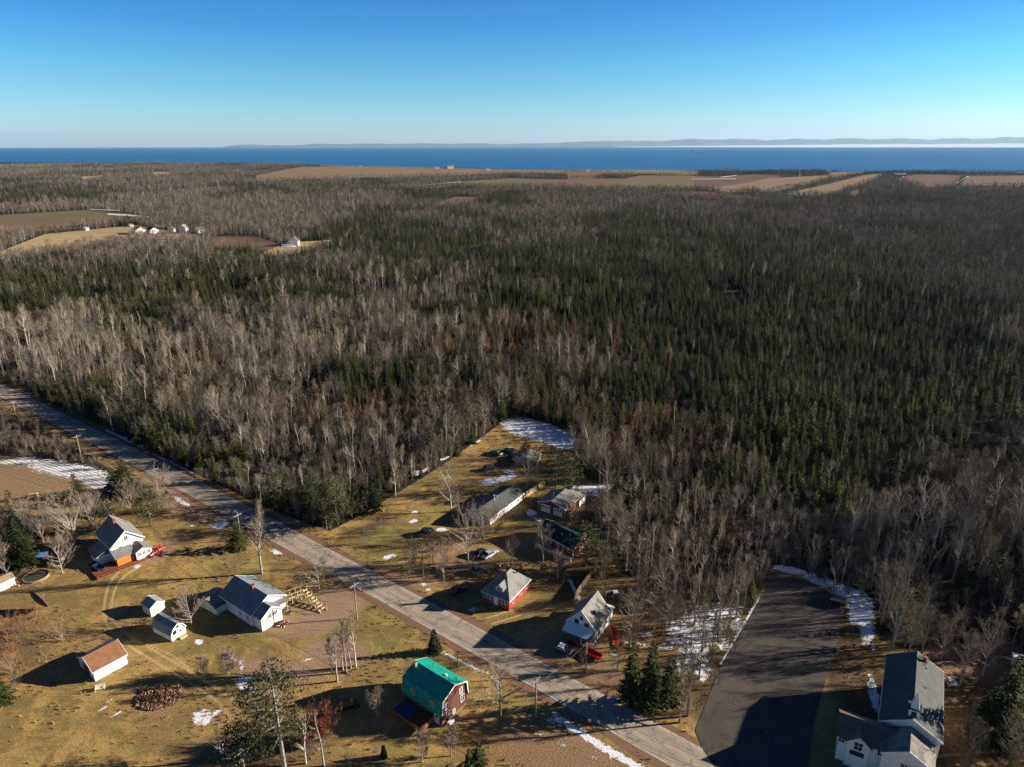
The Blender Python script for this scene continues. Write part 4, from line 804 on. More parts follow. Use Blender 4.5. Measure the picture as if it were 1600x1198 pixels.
# parish hall annex
ha = Vector(G(1388, 1172, 5.0)); hb = Vector(G(1311, 1145, 5.0)); hd = (hb-ha).normalized(); hn = Vector((-hd.y, hd.x)); ho = ha-hn*2.6
h = empty('church_hall', (ho.x, ho.y, 0), math.atan2(hd.y, hd.x), 'white hall with arched windows and a brown metal roof, joined to the church front', 'hall')
gable_parts(h, (hb-ha).length+3.6, 5.2, 5.0, 6.6, 'white', 'brown_metal', x0=-3.6, oh=.3, trim='brown_metal')
pd_ = bpy.data.objects.new('cross_gable', None); link(pd_, h); pd_.location = (3.9, 3.1, 0); pd_.rotation_euler = (0, 0, R(-90))
mb = MB(); mb.prism([(-1.5, .1), (1.5, .1), (1.5, 4.9), (0, 6.2), (-1.5, 4.9)], 0, 3.0); mb.build('gable_wall', M['white'], pd_)
mb = MB(); mb.prism([(0, 6.22), (-1.9, 4.6), (-1.9, 4.73), (0, 6.36)], -.35, 3.2); mb.prism([(0, 6.22), (1.9, 4.6), (1.9, 4.73), (0, 6.36)], -.35, 3.2); mb.build('gable_roof', M['brown_metal'], pd_)
window(pd_, 'F', 0, 4.3, 1.1, 1.4, 0, 0, panes=(2, 2)); mb = MB(); mb.box(-.12, 0, -.95, .95, 2.5, 3.3); mb.build('planter', M['dark'], pd_)
for c in (.9, 6.2): window(h, 'Lf', c, 4.1, .8, .9, 8.6, 5.2, panes=(2, 2), x0=0)

# --- far buildings
def far_house(name, px, py, L, W, he, hr, yaw, wall, roof, label, cat='house', group=None, z=0):
    x, y = G(px, py); h = empty(name, (x, y, z), R(yaw), label, cat, group)
    gable_parts(h, L, W, he, hr, wall, roof, oh=.3)
    for c in (L*.3, L*.7): window(h, 'Rt', c, he*.6, .9, 1.1, L, W); window(h, 'Lf', c, he*.6, .9, 1.1, L, W)
    window(h, 'F', 0, he*.6, .9, 1.1, 0, 0); return h
far_house('farm_building', 221, 367, 14, 11, 4.5, 7.5, 130, 'white', 'brown_roof', 'white farmhouse with a brown roof beside the golden field, left end of the row', 'house')
far_house('farm_building', 242, 366, 13, 9, 4, 6.5, 140, 'white', 'brown_roof', 'white farm building with a brown roof, second from the left in the far row', 'house')
far_house('farm_building', 267.5, 364, 7, 6, 4, 6, 100, 'white', 'slate_roof', 'small white building between two larger ones in the far row', 'house')
far_house('farm_building', 285.5, 366, 9, 7.5, 6, 9.5, 95, 'white', 'grey_roof', 'tall white gabled house in the far row of farm buildings', 'house')
far_house('farm_building', 307, 365, 8, 7, 3.5, 6, 60, 'white', 'light_roof', 'low white house at the right end of the far row', 'house')
far_house('garden_shed', 202, 355.5, 4, 4, 2.5, 3.5, 60, 'white', 'metal_roof', 'tiny white hut at the edge of the golden field, left of the far row', 'shed')
far_house('garden_shed', 132, 361.5, 4.5, 4.5, 2.8, 4, 80, 'white', 'metal_roof', 'tiny white hut alone by the hedge left of the far farm', 'shed')
far_house('farm_building', 460, 386, 8, 7, 5, 9, 95, 'white', 'slate_roof', 'white gabled house alone in the woodland clearing', 'house')
far_house('barn', 451, 383, 10, 8, 4, 7, 20, 'brown', 'slate_roof', 'dark barn beside the white house in the woodland clearing', 'barn')
for px, py, L, lab in ((680,264.6,16,'pale building on the shore, left of two bright ones'),(691,264.3,18,'bright white building on the shore, middle of a close group of three'),(699,264.3,26,'largest bright white building in the shore group of three'),(760,267,14,'white house alone by dark trees on the shore, right of the group'),(561,261.3,12,'small white house on the shore, farthest left'),
        (915,268.8,16,'white house on the shore straight behind the red field'),(940,269.8,10,'small white cottage right of the red shore field'),(1290,270,16,'pale house on the shore beside the dark hedge'),(1242,276.4,12,'low pale house next to the far church'),(1597,289,12,'white building at the right edge of the far fields')):
    far_house('shore_house', px, py, L, L*.6, L*.35, L*.55, 15, 'white', 'light_roof', lab, 'house', 'white houses along the shore')
far_house('dark_barn', 1396, 276.5, 34, 18, 6, 10, 5, 'tarp', 'blue_roof', 'dark blue barn in front of the shore trees', 'barn')
far_house('long_barn', 1584, 273.5, 70, 16, 5, 7, 0, 'tarp', 'blue_roof', 'long blue barn at the far right of the shore', 'barn')
h = far_house('far_church', 1248, 276.5, 12, 8, 6, 10, 90, 'white', 'slate_roof', 'small white church with a pointed spire near the shore', 'church')
mb = MB(); mb.box(-3, 0, -1.6, 1.6, 0, 12); mb.build('tower', M['trim'], h); mb = MB()
for k in range(4):
    bb = [(-3.1, -1.7, 12), (.1, -1.7, 12), (.1, 1.7, 12), (-3.1, 1.7, 12)]; mb.poly([bb[k], bb[(k+1) % 4], (-1.5, 0, 21)])
mb.build('spire', M['trim'], h)
# ship on the horizon
d_ = 9500; sx = (1059-800)/FPX/math.cos(PITCH)*d_*1.0; h = empty('cargo_ship', (sx, d_, -4), 0, 'white cargo ship with a tall stern house, far out on the blue water', 'ship')
mb = MB(); mb.prism([(-11, 5), (11, 5), (9, 0), (-9, 0)], -75, 75); mb.build('hull', M['blue_roof'], h); mb = MB(); mb.box(-72, -50, -9, 9, 5, 28); mb.box(-66, -56, -5, 5, 28, 36); mb.build('stern_house', M['trim'], h)
mb = MB(); mb.box(62, 68, -3, 3, 5, 24); mb.box(-40, 55, -8, 8, 5, 8); mb.build('deck_gear', M['cream'], h)

# ------------------------------------------------------------------ poles, wires, posts
def rot2(a): return math.cos(a), math.sin(a)
RDIR = math.atan2(G(740, 1003)[1]-G(425, 835)[1], G(740, 1003)[0]-G(425, 835)[0])
def pole(px, by, ty, label, cross=True, transf=False, lamp=False):
    x, y = G(px, by); hh_ = HG(px, by, ty); o = empty('utility_pole', (x, y, 0), RDIR+R(90), label, 'pole', 'utility poles along the road')
    mb = MB(); mb.bar((0, 0, -.3), (0, 0, hh_), .30, 0, 8, .2); mb.build('pole', M['pole'], o)
    if cross:
        mb = MB(); mb.box(-1.1, 1.1, -.06, .06, hh_-.75, hh_-.6); mb.bar((-.6, 0, hh_-.68), (0, .1, hh_-1.2), .05); mb.bar((.6, 0, hh_-.68), (0, .1, hh_-1.2), .05); ca_ = mb.build('crossarm', M['pole'], o)
        mb = MB()
        for k in (-1, -.4, .4, 1): mb.bar((k, 0, hh_-.6), (k, 0, hh_-.42), .09, 0, 6)
        mb.build_each('insulator', M['steel'], ca_, 8)
    if transf: mb = MB(); mb.bar((.32, .1, hh_-2.6), (.32, .1, hh_-1.8), .45, 0, 10); mb.build('transformer', M['steel'], o)
    if lamp: mb = MB(); mb.bar((0, 0, hh_-1.2), (0, -1.4, hh_-.9), .07); mb.box(-.12, .12, -1.9, -1.3, hh_-.95, hh_-.8); mb.build('lamp_arm', M['steel'], o)
    return x, y, hh_
PL = [pole(25, 648, 624.5, 'wooden utility pole at the far left, rising behind the roadside birches'), pole(129, 722, 678, 'wooden utility pole above the dark hedge by the snowy field'),
      pole(247, 766, 729.5, 'wooden utility pole beside the green road sign'), pole(377, 843, 800, 'wooden utility pole rising behind the dark roadside spruce'),
      pole(558, 965, 909, 'wooden utility pole on the gravel apron near the large white house', transf=False, lamp=True), pole(837, 1120, 1057.5, 'wooden utility pole with a transformer beside the leaf-strewn bank', transf=True)]
p7 = pole(915, 1048, 1003, 'plain wooden pole without a crossarm in front of the white gabled house', cross=False)
p8 = pole(716, 1042, 1027, 'short wooden post on the verge behind the teal-roofed house', cross=False)
def catenary(name, a, b_, sag, label, r=.05, group=None):
    a = Vector(a); b_ = Vector(b_); n = 14; mb = MB(); pts = [a.lerp(b_, k/n)-Vector((0, 0, sag*4*(k/n)*(1-k/n))) for k in range(n+1)]
    for p_, q_ in zip(pts, pts[1:]): mb.bar(p_, q_, r, 0, 3)
    o = mb.build(name, M['wire']); return tag(o, label, 'wire', group)
ends = ['far left bend', 'snowy field', 'road sign', 'dark spruce', 'gravel apron', 'leaf-strewn bank']
nx_, ny_ = rot2(RDIR+R(90))
x9, y9 = G(1080, 1260); PLx = PL+[(x9, y9, 9.0)]; x_0, y_0 = G(-120, 590); PLx = [(x_0, y_0, 9)]+PLx
for i in range(len(PLx)-1):
    a_, b_ = PLx[i], PLx[i+1]
    for off, nm_ in ((-1, 'near'), (1, 'far'), (0, 'low')):
        z1_, z2_ = (a_[2]-.45, b_[2]-.45) if off else (a_[2]-2.2, b_[2]-2.2)
        catenary('power_line', (a_[0]+nx_*off, a_[1]+ny_*off, z1_), (b_[0]+nx_*off, b_[1]+ny_*off, z2_), .9, 'thin overhead wire strung between the roadside utility poles', .045, 'overhead wires along the road')
catenary('service_cable', (PL[5][0], PL[5][1], PL[5][2]-1.5), (p7[0], p7[1], p7[2]-.1), .5, 'thin cable crossing the road to the plain pole by the white gabled house', .04)
catenary('service_cable', (PL[4][0], PL[4][1], PL[4][2]-1.5), (-47, 116, 4.6), .5, 'thin cable from the gravel apron pole to the large white house', .04)

# ------------------------------------------------------------------ vehicles
def vehicle(name, pxa, pxb, color, label, kind='car', roofmat=None, snow=False, width=1.7, cat='car'):
    (xa, ya), (xb, yb) = G(*pxa), G(*pxb); cx, cy_ = (xa+xb)/2, (ya+yb)/2; L = max(3.6, min(5.0, math.hypot(xb-xa, yb-ya))); yaw = math.atan2(yb-ya, xb-xa)
    o = empty(name, (cx, cy_, 0), yaw, label, cat); s = L/4.4; W = width; pm = paint(name+'_paint', color)
    if kind == 'pickup': prof = [(-2.2, .42), (2.15, .38), (2.2, .75), (2.1, .92), (1.15, 1.0), (-2.2, 1.0)]; cab = [(1.1, .98), (.55, 1.55), (-.6, 1.6), (-.8, .98)]
    elif kind == 'suv': prof = [(-2.2, .4), (2.15, .36), (2.2, .75), (2.0, .98), (1.05, 1.05), (-2.15, 1.05)]; cab = [(1.05, 1.03), (.45, 1.62), (-1.8, 1.66), (-2.15, 1.03)]
    else: prof = [(-2.2, .36), (2.15, .3), (2.2, .62), (2.0, .82), (1.0, .92), (-1.4, .94), (-2.15, .88)]; cab = [(.95, .9), (.25, 1.38), (-.95, 1.4), (-1.65, .9)]
    def loft(pr, w0, w1, zlo, zhi, mat, nm, bev):
        mb = MB(); n = len(pr)
        vw = [w0+(w1-w0)*max(0, min(1, (z-zlo)/(zhi-zlo))) for _, z in pr]; i = len(mb.v)
        mb.v += [(x*s, -vw[k]/2, z) for k, (x, z) in enumerate(pr)]+[(x*s, vw[k]/2, z) for k, (x, z) in enumerate(pr)]
        for k in range(n): mb.f.append([k, (k+1) % n, n+(k+1) % n, n+k]); mb.m.append(0)
        mb.f += [list(range(n))[::-1], list(range(n, 2*n))]; mb.m += [0, 0]
        return mb.build(nm, mat, o, bevel=bev)
    loft(prof, W, W*.96, .4, 1.0, pm, 'body', .08)
    gls = loft(cab, W*.94, W*.72, cab[0][1], cab[1][1], M['glass'], 'cab_glass', .04)
    mb = MB(); zr = cab[1][1]; mb.box((cab[2][0]-.05)*s, (cab[1][0]+.05)*s, -W*.37, W*.37, zr-.02, zr+.07)
    for sx_ in (0, 1):
        for sy_ in (-1, 1):
            a0, a1 = (cab[0], cab[1]) if sx_ else (cab[3], cab[2]); mb.bar((a0[0]*s, sy_*W*.46, a0[1]), (a1[0]*s, sy_*W*.36, a1[1]), .07)
    for sy_ in (-1, 1): mb.bar((-.25*s, sy_*W*.47, cab[0][1]), (-.3*s, sy_*W*.37, zr), .07)
    mb.build('cab_roof', M['snowy'] if snow else pm, o, bevel=.03)
    if kind == 'pickup': box_part(o, 'load_bed', 'dark', (-2.1*s, -.85*s, -W*.42, W*.42, .96, 1.015))
    for sx_ in (-1.35, 1.4):
        for sy_ in (-1, 1):
            mb = MB(); mb.bar((sx_*s, sy_*(W/2-.2), .33), (sx_*s, sy_*(W/2+.02), .33), .66, 0, 14); wh = mb.build('wheel', M['tyre'], o)
            mb = MB(); mb.bar((sx_*s, sy_*(W/2+.01), .33), (sx_*s, sy_*(W/2+.035), .33), .38, 0, 10); mb.build('rim', M['rim'], wh)
    for sy_ in (-1, 1):
        box_part(o, 'headlight', 'steel', (2.14*s, 2.22*s, sy_*W*.36-.16, sy_*W*.36+.16, .6, .74)); box_part(o, 'tail_light', 'redpaint', (-2.22*s, -2.17*s, sy_*W*.38-.12, sy_*W*.38+.12, .65, .82))
    return o
vehicle('red_car', (232, 871), (254, 857), (.50, .012, .02), 'bright red car parked beside the white farmhouse with the orange porch')
vehicle('black_suv', (1321, 946), (1284, 936), (.012, .014, .018), 'black car parked at the far end of the empty parking lot beside the snow', 'suv')
vehicle('dark_pickup', (653, 838), (676, 829), (.02, .025, .03), 'dark pickup truck on the lawn beside a streak of snow', 'pickup', cat='truck')
vehicle('silver_car', (755, 874), (776, 861), (.45, .45, .46), 'silver car in front of the large bare maple')
vehicle('black_car', (742, 872), (757, 860), (.012, .012, .014), 'black car close behind the silver one by the bare maple')
vehicle('grey_car', (737, 897), (757, 889), (.07, .08, .09), 'grey car in the shade left of the red cottage')
vehicle('black_car', (705, 929), (728, 919), (.01, .01, .012), 'black car in deep shade near the road, left of the red cottage')
vehicle('green_car', (784, 712), (767, 706), (.03, .12, .08), 'green car at the edge of the lawn by the grey shed')
vehicle('silver_car', (790, 702), (806, 708), (.4, .42, .45), 'silver car behind the dark one beside the grey shed')
vehicle('black_car', (795, 716), (810, 711), (.01, .01, .012), 'black car tight against the grey shed')
vehicle('blue_car', (754, 735), (772, 731), (.02, .03, .06), 'dark blue car in shade by the patches of blue snow')
vehicle('black_suv', (533, 1107), (557, 1101), (.012, .012, .014), 'black car hidden in the shadow of the teal-roofed house', 'suv')
vehicle('snowy_car', (951, 934), (975, 930), (.03, .035, .04), 'dark car with a snow-covered roof behind the white gabled house', snow=True)
vehicle('blue_car', (870, 1014), (889, 1021), (.02, .03, .06), 'dark blue car with a snowy roof in front of the white gabled house', snow=True)
vehicle('brown_car', (1574, 1032), (1590, 1040), (.03, .025, .02), 'dark car beyond the tall spruce at the right edge')
def trailer(pxa, pxb, mat, label, cat='trailer', hgt=.7):
    (xa, ya), (xb, yb) = G(*pxa), G(*pxb); L = math.hypot(xb-xa, yb-ya); o = empty('utility_trailer', ((xa+xb)/2, (ya+yb)/2, 0), math.atan2(yb-ya, xb-xa), label, cat); w2 = .75
    mb = MB(); mb.box(-L/2, L/2, -w2, w2, .42, .5)
    for y in (-w2, w2-.06): mb.box(-L/2, L/2, y, y+.06, .5, .5+hgt*.6)
    mb.box(-L/2, -L/2+.06, -w2, w2, .5, .5+hgt*.6)
    for k in range(1, 5): x = -L/2+L*k/5; mb.box(x-.04, x+.04, -w2, w2, .5, .55)
    mb.build('bed', M[mat], o)
    for s in (-1, 1): m2 = MB(); m2.bar((0, s*(w2+.02), .3), (0, s*(w2+.2), .3), .6, 0, 12); m2.build('wheel', M['tyre'], o)
    mb = MB(); mb.bar((L/2, 0, .45), (L/2+.9, 0, .4), .1); mb.build('drawbar', M['dark'], o); return o
trailer((916, 1019), (938, 1031), 'redpaint', 'red flatbed trailer between the plain pole and a patch of snow')
trailer((887, 1006), (897, 1014), 'redbrown', 'dull red trailer in the shade of the white gabled house porch')
o = trailer((144, 883), (159, 892), 'navy', 'dark blue trailer with snow at one end beside the red deck'); box_part(o, 'snow_load', 'snowy', (-1.0, -.2, -.6, .6, .52, .85))
# red ladder-like steps lying on the slope
(xa, ya), (xb, yb) = G(957, 976), G(966, 1013); L = math.hypot(xb-xa, yb-ya); o = empty('red_steps', (xa, ya, 0), math.atan2(yb-ya, xb-xa), 'long red ladder-like steps on the grass beside the white gabled house', 'steps')
mb = MB(); 
for y in (-.5, .5): mb.box(0, L, y-.06, y+.06, .12, .3)
mb.build_each('side_rail', M['redpaint'], o); mb = MB()
for k in range(9): mb.box(L*(k+.5)/9-.12, L*(k+.5)/9+.12, -.44, .44, .16, .24)
mb.build('treads', M['redpaint'], o)
# fences
def fence(name, pts, hgt, mat, label, picket=.16):
    P_ = [Vector((*G(*p), 0)) for p in pts]; o = empty(name, P_[0], 0, label, 'fence'); bd = MB(); ps = MB(); base = P_[0]
    for a_, b_ in zip(P_, P_[1:]):
        L = (b_-a_).length; d = (b_-a_)/L; n = max(1, int(L/picket))
        for k in range(n): q_ = a_-base+d*(L*k/n); hh_ = hgt*(1+.05*math.sin(k*1.7)); bd.bar(q_, q_+Vector((0, 0, hh_)), .12)
        for z in (hgt*.3, hgt*.8): bd.bar(a_-base+Vector((0, 0, z)), b_-base+Vector((0, 0, z)), .08)
        m_ = max(1, int(L/2.2))
        for k in range(m_+1): q_ = a_-base+d*(L*k/m_); ps.bar(q_-Vector((0, 0, .2)), q_+Vector((0, 0, hgt+.15)), .16)
    bd.build('boards', M[mat], o); ps.build_each('post', M['wood'], o)
fence('board_fence', [(813, 782), (832, 769), (851, 757)], 1.6, 'newwood', 'pale board fence running back from the long white bungalow')
fence('board_fence', [(897, 937), (912, 915), (932, 890)], 1.6, 'wood', 'weathered board fence between the red cottage and the white gabled house')
(xa, ya), (xb, yb) = G(836, 856), G(892, 877); mb = MB(); mb.bar((xa, ya, .9), (xb, yb, .9), .22); mb.bar((xa, ya, .45), (xb, yb, .45), .1)
for k in range(6): mb.bar((xa+(xb-xa)*k/5, ya+(yb-ya)*k/5, 0), (xa+(xb-xa)*k/5, ya+(yb-ya)*k/5, .9), .1)
tag(mb.build('ramp_railing', M['trim']), 'long white railing in front of the green-roofed house', 'railing')
# white bench by the brown roofed shed
x_, y_ = G(157, 1077); o = empty('lawn_bench', (x_, y_, 0), R(22), 'white slatted bench on the grass beside the brown-roofed shed', 'bench')
mb = MB()
for k in range(4): mb.box(-.8, .8, -.3+k*.16, -.18+k*.16, .42, .47)
mb.build('seat', M['cream'], o); mb = MB()
for k in range(4): mb.box(-.8, .8, .3, .34, .52+k*.14, .63+k*.14)
mb.build('backrest', M['cream'], o)
for sx_ in (-.75, .67):
    mb = MB(); mb.box(sx_, sx_+.08, -.3, -.22, 0, .65); mb.box(sx_, sx_+.08, .28, .36, 0, 1.05); mb.box(sx_, sx_+.08, -.3, .3, .6, .66); mb.build('leg', M['cream'], o)
# picnic bench right of the church
x_, y_ = G(1486, 1068); o = empty('picnic_table', (x_, y_, 0), R(80), 'pale picnic table on the rusty leaves right of the church', 'table')
mb = MB(); 
for k in range(5): mb.box(-.95, .95, -.38+k*.16, -.25+k*.16, .72, .77)
mb.build('tabletop', M['cream'], o)
for s in (-1, 1):
    mb = MB(); mb.box(-.95, .95, s*.75-.13, s*.75+.13, .42, .46); mb.build('seat', M['cream'], o)
    mb = MB(); mb.bar((s*.7, -.75, 0), (s*.7, .2, .75), .08); mb.bar((s*.7, .75, 0), (s*.7, -.2, .75), .08); mb.box(s*.7-.04, s*.7+.04, -.85, .85, .36, .42); mb.build('leg', M['cream'], o)
# mesh satellite dish on a frame
x_, y_ = G(60, 957); o = empty('satellite_dish', (x_, y_, 0), R(60), 'large tilted mesh satellite dish on a timber frame at the left edge', 'antenna')
V = []; F = []; nr_, na_ = 6, 24; Rd = 2.5
tilt = Matrix.Rotation(R(72), 4, 'Y')
for i in range(nr_+1):
    for j in range(na_):
        r_ = Rd*i/nr_; a_ = 2*math.pi*j/na_; v_ = tilt @ Vector((r_*math.cos(a_), r_*math.sin(a_), .11*r_*r_)); V.append((v_.x, v_.y, v_.z+2.9))
for i in range(nr_):
    for j in range(na_): F.append((i*na_+j, (i+1)*na_+j, (i+1)*na_+(j+1) % na_, i*na_+(j+1) % na_))
me = np_mesh('dish', np.array(V), np.array(F), M['mesh'], smooth=True); link(bpy.data.objects.new('dish', me), o)
mb = MB(); mb.bar((-.3, 0, 0), (-.3, 0, 2.9), .18, 0, 8); mb.bar((-.3, 0, .3), (-1.9, 1.2, 0), .12); mb.bar((-.3, 0, 2.0), (-1.9, -1.0, 0), .1); mb.build('mast', M['steel'], o)
mb = MB(); f_ = tilt @ Vector((0, 0, 1.9))
for j in range(3):
    a_ = 2*math.pi*j/3; v_ = tilt @ Vector((Rd*.9*math.cos(a_), Rd*.9*math.sin(a_), .55)); mb.bar((v_.x, v_.y, v_.z+2.9), (f_.x, f_.y, f_.z+2.9), .05)
mb.bar((f_.x, f_.y, f_.z+2.8), (f_.x, f_.y, f_.z+3.05), .2, 0, 8); mb.build('feed_arm', M['steel'], o)
# the pool / trampoline ring
x_, y_ = G(57, 901); o = empty('round_pool', (x_, y_, 0), 0, 'dark round pool ringed by slushy snow at the left edge', 'pool')
mb = MB(); n = 28
for k in range(n):
    a0, a1 = 2*math.pi*k/n, 2*math.pi*(k+1)/n; r0_, r1_ = 2.35, 2.55
    mb.poly([(r0_*math.cos(a0), r0_*math.sin(a0), .5), (r0_*math.cos(a1), r0_*math.sin(a1), .5), (r1_*math.cos(a1), r1_*math.sin(a1), .5), (r1_*math.cos(a0), r1_*math.sin(a0), .5)]); mb.poly([(r1_*math.cos(a0), r1_*math.sin(a0), 0), (r1_*math.cos(a1), r1_*math.sin(a1), 0), (r1_*math.cos(a1), r1_*math.sin(a1), .5), (r1_*math.cos(a0), r1_*math.sin(a0), .5)])
mb.build('rim', M['wood'], o); mb = MB(); mb.poly([(2.36*math.cos(2*math.pi*k/n), 2.36*math.sin(2*math.pi*k/n), .36) for k in range(n)]); mb.build('cover', M['mesh'], o)
# cabin edge, canopy, flag, crates
x_, y_ = G(-8, 922); h = empty('garden_hut', (x_, y_, 0), R(60), 'white hut with a tan roof cut by the left edge of the picture', 'shed'); gable_parts(h, 3.4, 3.0, 1.8, 2.5, 'white', 'wood', oh=.15, found=False); door(h, 'Rt', 1.5, .8, 1.5, 3.4, 3.0, 'cream', lights=False)
x_, y_ = G(68, 876); o = empty('blue_canopy', (x_, y_, 0), R(15), 'blue tarp canopy on posts under the dark trees at the left', 'canopy')
mb = MB(); mb.prism([(-1.1, 1.75), (0, 2.15), (1.1, 1.75), (1.1, 1.79), (0, 2.19), (-1.1, 1.79)], -1.2, 1.2); mb.build('cover', M['tarp'], o); mb = MB()
for sx_ in (-1.1, 1.1):
    for sy_ in (-1, 1): mb.bar((sx_, sy_, 0), (sx_, sy_, 1.78), .08)
mb.build_each('post', M['pole'], o)
x_, y_ = G(98, 884); o = empty('hanging_banner', (x_, y_, 0), R(30), 'small red and white cloth hung on a dark post beside the apple tree', 'banner')
mb = MB(); mb.bar((0, 0, 0), (0, 0, 2.4), .12); mb.bar((0, 0, 2.3), (.9, 0, 2.5), .05); mb.build('post', M['dark'], o)
mb = MB()
for k in range(6): mb.box(.05+.13*k, .05+.13*(k+1), -.02, .02, 1.4+.03*k, 2.25+.02*k, k % 2)
mb.build('cloth', [M['trim'], M['redpaint']], o)
x_, y_ = G(263, 778); o = empty('road_sign', (x_, y_, 0), RDIR, 'green rectangular sign beside the road', 'sign'); mb = MB(); mb.box(-1.1, 1.1, -.03, .03, 1.3, 2.3); mb.build('panel', M['signgreen'], o); mb = MB()
for s in (-.9, .9): mb.bar((s, .06, 0), (s, .06, 2.2), .1)
mb.build_each('post', M['pole'], o); box_part(o, 'border', 'trim', (-1.05, 1.05, -.045, -.035, 2.2, 2.26), (-1.05, 1.05, -.045, -.035, 1.34, 1.4), (-1.05, -1.0, -.045, -.035, 1.4, 2.2), (1.0, 1.05, -.045, -.035, 1.4, 2.2))
x_, y_ = G(52, 776); o = empty('wooden_crate', (x_, y_, 0), R(15), 'pale wooden crate standing in the furrowed field', 'crate'); mb = MB()
for k in range(5): mb.box(-1.1, 1.1, -.6, -.55, .05+k*.2, .2+k*.2); mb.box(-1.1, 1.1, .55, .6, .05+k*.2, .2+k*.2); mb.box(-1.1, -1.05, -.55, .55, .05+k*.2, .2+k*.2); mb.box(1.05, 1.1, -.55, .55, .05+k*.2, .2+k*.2)
mb.box(-1.1, 1.1, -.6, .6, 1.0, 1.04); mb.build('slats', M['newwood'], o); mb = MB()
for sx_ in (-1, 1):
    for sy_ in (-.5, .5): mb.box(sx_-.06, sx_+.06, sy_-.06, sy_+.06, 0, 1.0)
mb.build_each('post', M['wood'], o)
x_, y_ = G(959, 1092); o = empty('recycling_bin', (x_, y_, 0), R(40), 'small blue bin at the roadside by the three spruces', 'bin'); box_part(o, 'tub', 'tarp', (-.25, .25, -.3, .3, 0, .6)); box_part(o, 'lid', 'trim', (-.28, .28, -.33, .33, .6, .66))
x_, y_ = G(1599, 1043); o = empty('white_van', (x_, y_, 0), R(150), 'white camper cut by the right edge, beyond the spruce', 'van'); box_part(o, 'body', 'cream', (-2, 2, -.9, .9, .4, 2.1)); box_part(o, 'window', 'glass', (-1.2, -.3, -.93, -.9, 1.2, 1.7), (.3, 1.2, -.93, -.9, 1.2, 1.7))
for sx_ in (-1.3, 1.3):
    for s in (-1, 1): m2 = MB(); m2.bar((sx_, s*.7, .33), (sx_, s*.92, .33), .64, 0, 12); m2.build('wheel', M['tyre'], o)
# heaps of junk
def heap(name, px, py, rx_m, ry_m, n, mats, label, cat, smax=.5, hgt=.4, long=True, seed=1):
    rr_ = random.Random(seed); x, y = G(px, py); mb = MB()
    for k in range(n):
        a_ = rr_.uniform(0, 6.28); q_ = rr_.random()**.6; cx, cy_ = rx_m*q_*math.cos(a_), ry_m*q_*math.sin(a_); z = rr_.uniform(0, hgt*(1.1-q_)); m_ = rr_.randrange(len(mats)); ln = rr_.uniform(.3, 1)*smax; b2 = rr_.uniform(0, 3.14)
        if long: mb.bar((cx-math.cos(b2)*ln, cy_-math.sin(b2)*ln, z+rr_.uniform(0, .15)), (cx+math.cos(b2)*ln, cy_+math.sin(b2)*ln, z+rr_.uniform(.02, .35)), rr_.uniform(.04, .12), m_)
        else: s_ = ln*.5; mb.bar((cx, cy_, z), (cx+math.cos(b2)*s_, cy_+math.sin(b2)*s_, z+rr_.uniform(.1, .5)*s_+.1), s_, m_)
    o = mb.build(name, [M[m_] for m_ in mats]); o.location = (x, y, 0); return tag(o, label, cat)
heap('firewood_heap', 250, 1088, 4.0, 3.0, 900, ['wood', 'newwood', 'brown', 'deck', 'brick', 'wood', 'brown'], 'scattered heap of split firewood on the lawn', 'wood pile', .26, .5)
heap('board_stack', 222, 1076, 1.0, .4, 10, ['newwood', 'wood'], 'few loose pale boards at the left end of the firewood heap', 'boards', 1.2, .15, seed=2)
heap('junk_heap', 440, 975, 1.5, 1.0, 60, ['wood', 'brown', 'redpaint', 'dark', 'steel', 'brick'], 'jumble of household junk under the deck of the large white house', 'junk', .5, .7, False, 3)
heap('junk_heap', 448, 955, 1.2, 1.4, 50, ['dark', 'steel', 'wood', 'brown'], 'dark clutter beneath the wooden walkway by the large white house', 'junk', .6, 1.2, True, 4)
heap('junk_heap', 783, 888, 2.2, 2.6, 50, ['brown', 'wood', 'dark', 'steel', 'brick', 'snowy'], 'scattered scrap on the ground between the silver car and the red cottage', 'junk', .4, .3, False, 5)
heap('junk_heap', 25, 912, 2.0, 1.0, 50, ['redpaint', 'wood', 'brick', 'deck', 'trim'], 'colourful junk beside the hut at the left edge', 'junk', .4, .4, False, 6)
heap('scrap_heap', 993, 1010, 2.0, 1.5, 20, ['dark', 'snowy', 'tarp', 'wood'], 'snow-dusted scrap in front of the dark brush right of the white gabled house', 'junk', .6, .5, False, 7)
# ------------------------------------------------------------------ plants
class TB:
    """triangle/tube collector in numpy-friendly lists"""
    def __init__(s): s.v = []; s.t = []; s.q = []
    def tri(s, a, b_, c): i = len(s.v); s.v += [a, b_, c]; s.t.append((i, i+1, i+2))
    def tube(s, pts, rad, n=4):
        pts = [np.asarray(p, float) for p in pts]; base = len(s.v)
        for k, p in enumerate(pts):
            d = pts[min(k+1, len(pts)-1)]-pts[max(k-1, 0)]; d = d/(np.linalg.norm(d)+1e-9); u = np.cross(d, (0.3, .9, .31)); u /= np.linalg.norm(u)+1e-9; w_ = np.cross(d, u)
            for j in range(n): a_ = 2*math.pi*j/n; s.v.append(tuple(p+(u*math.cos(a_)+w_*math.sin(a_))*rad[k]))
        for k in range(len(pts)-1):
            for j in range(n): a0 = base+k*n+j; a1 = base+k*n+(j+1) % n; s.q.append((a0, a1, a1+n, a0+n))
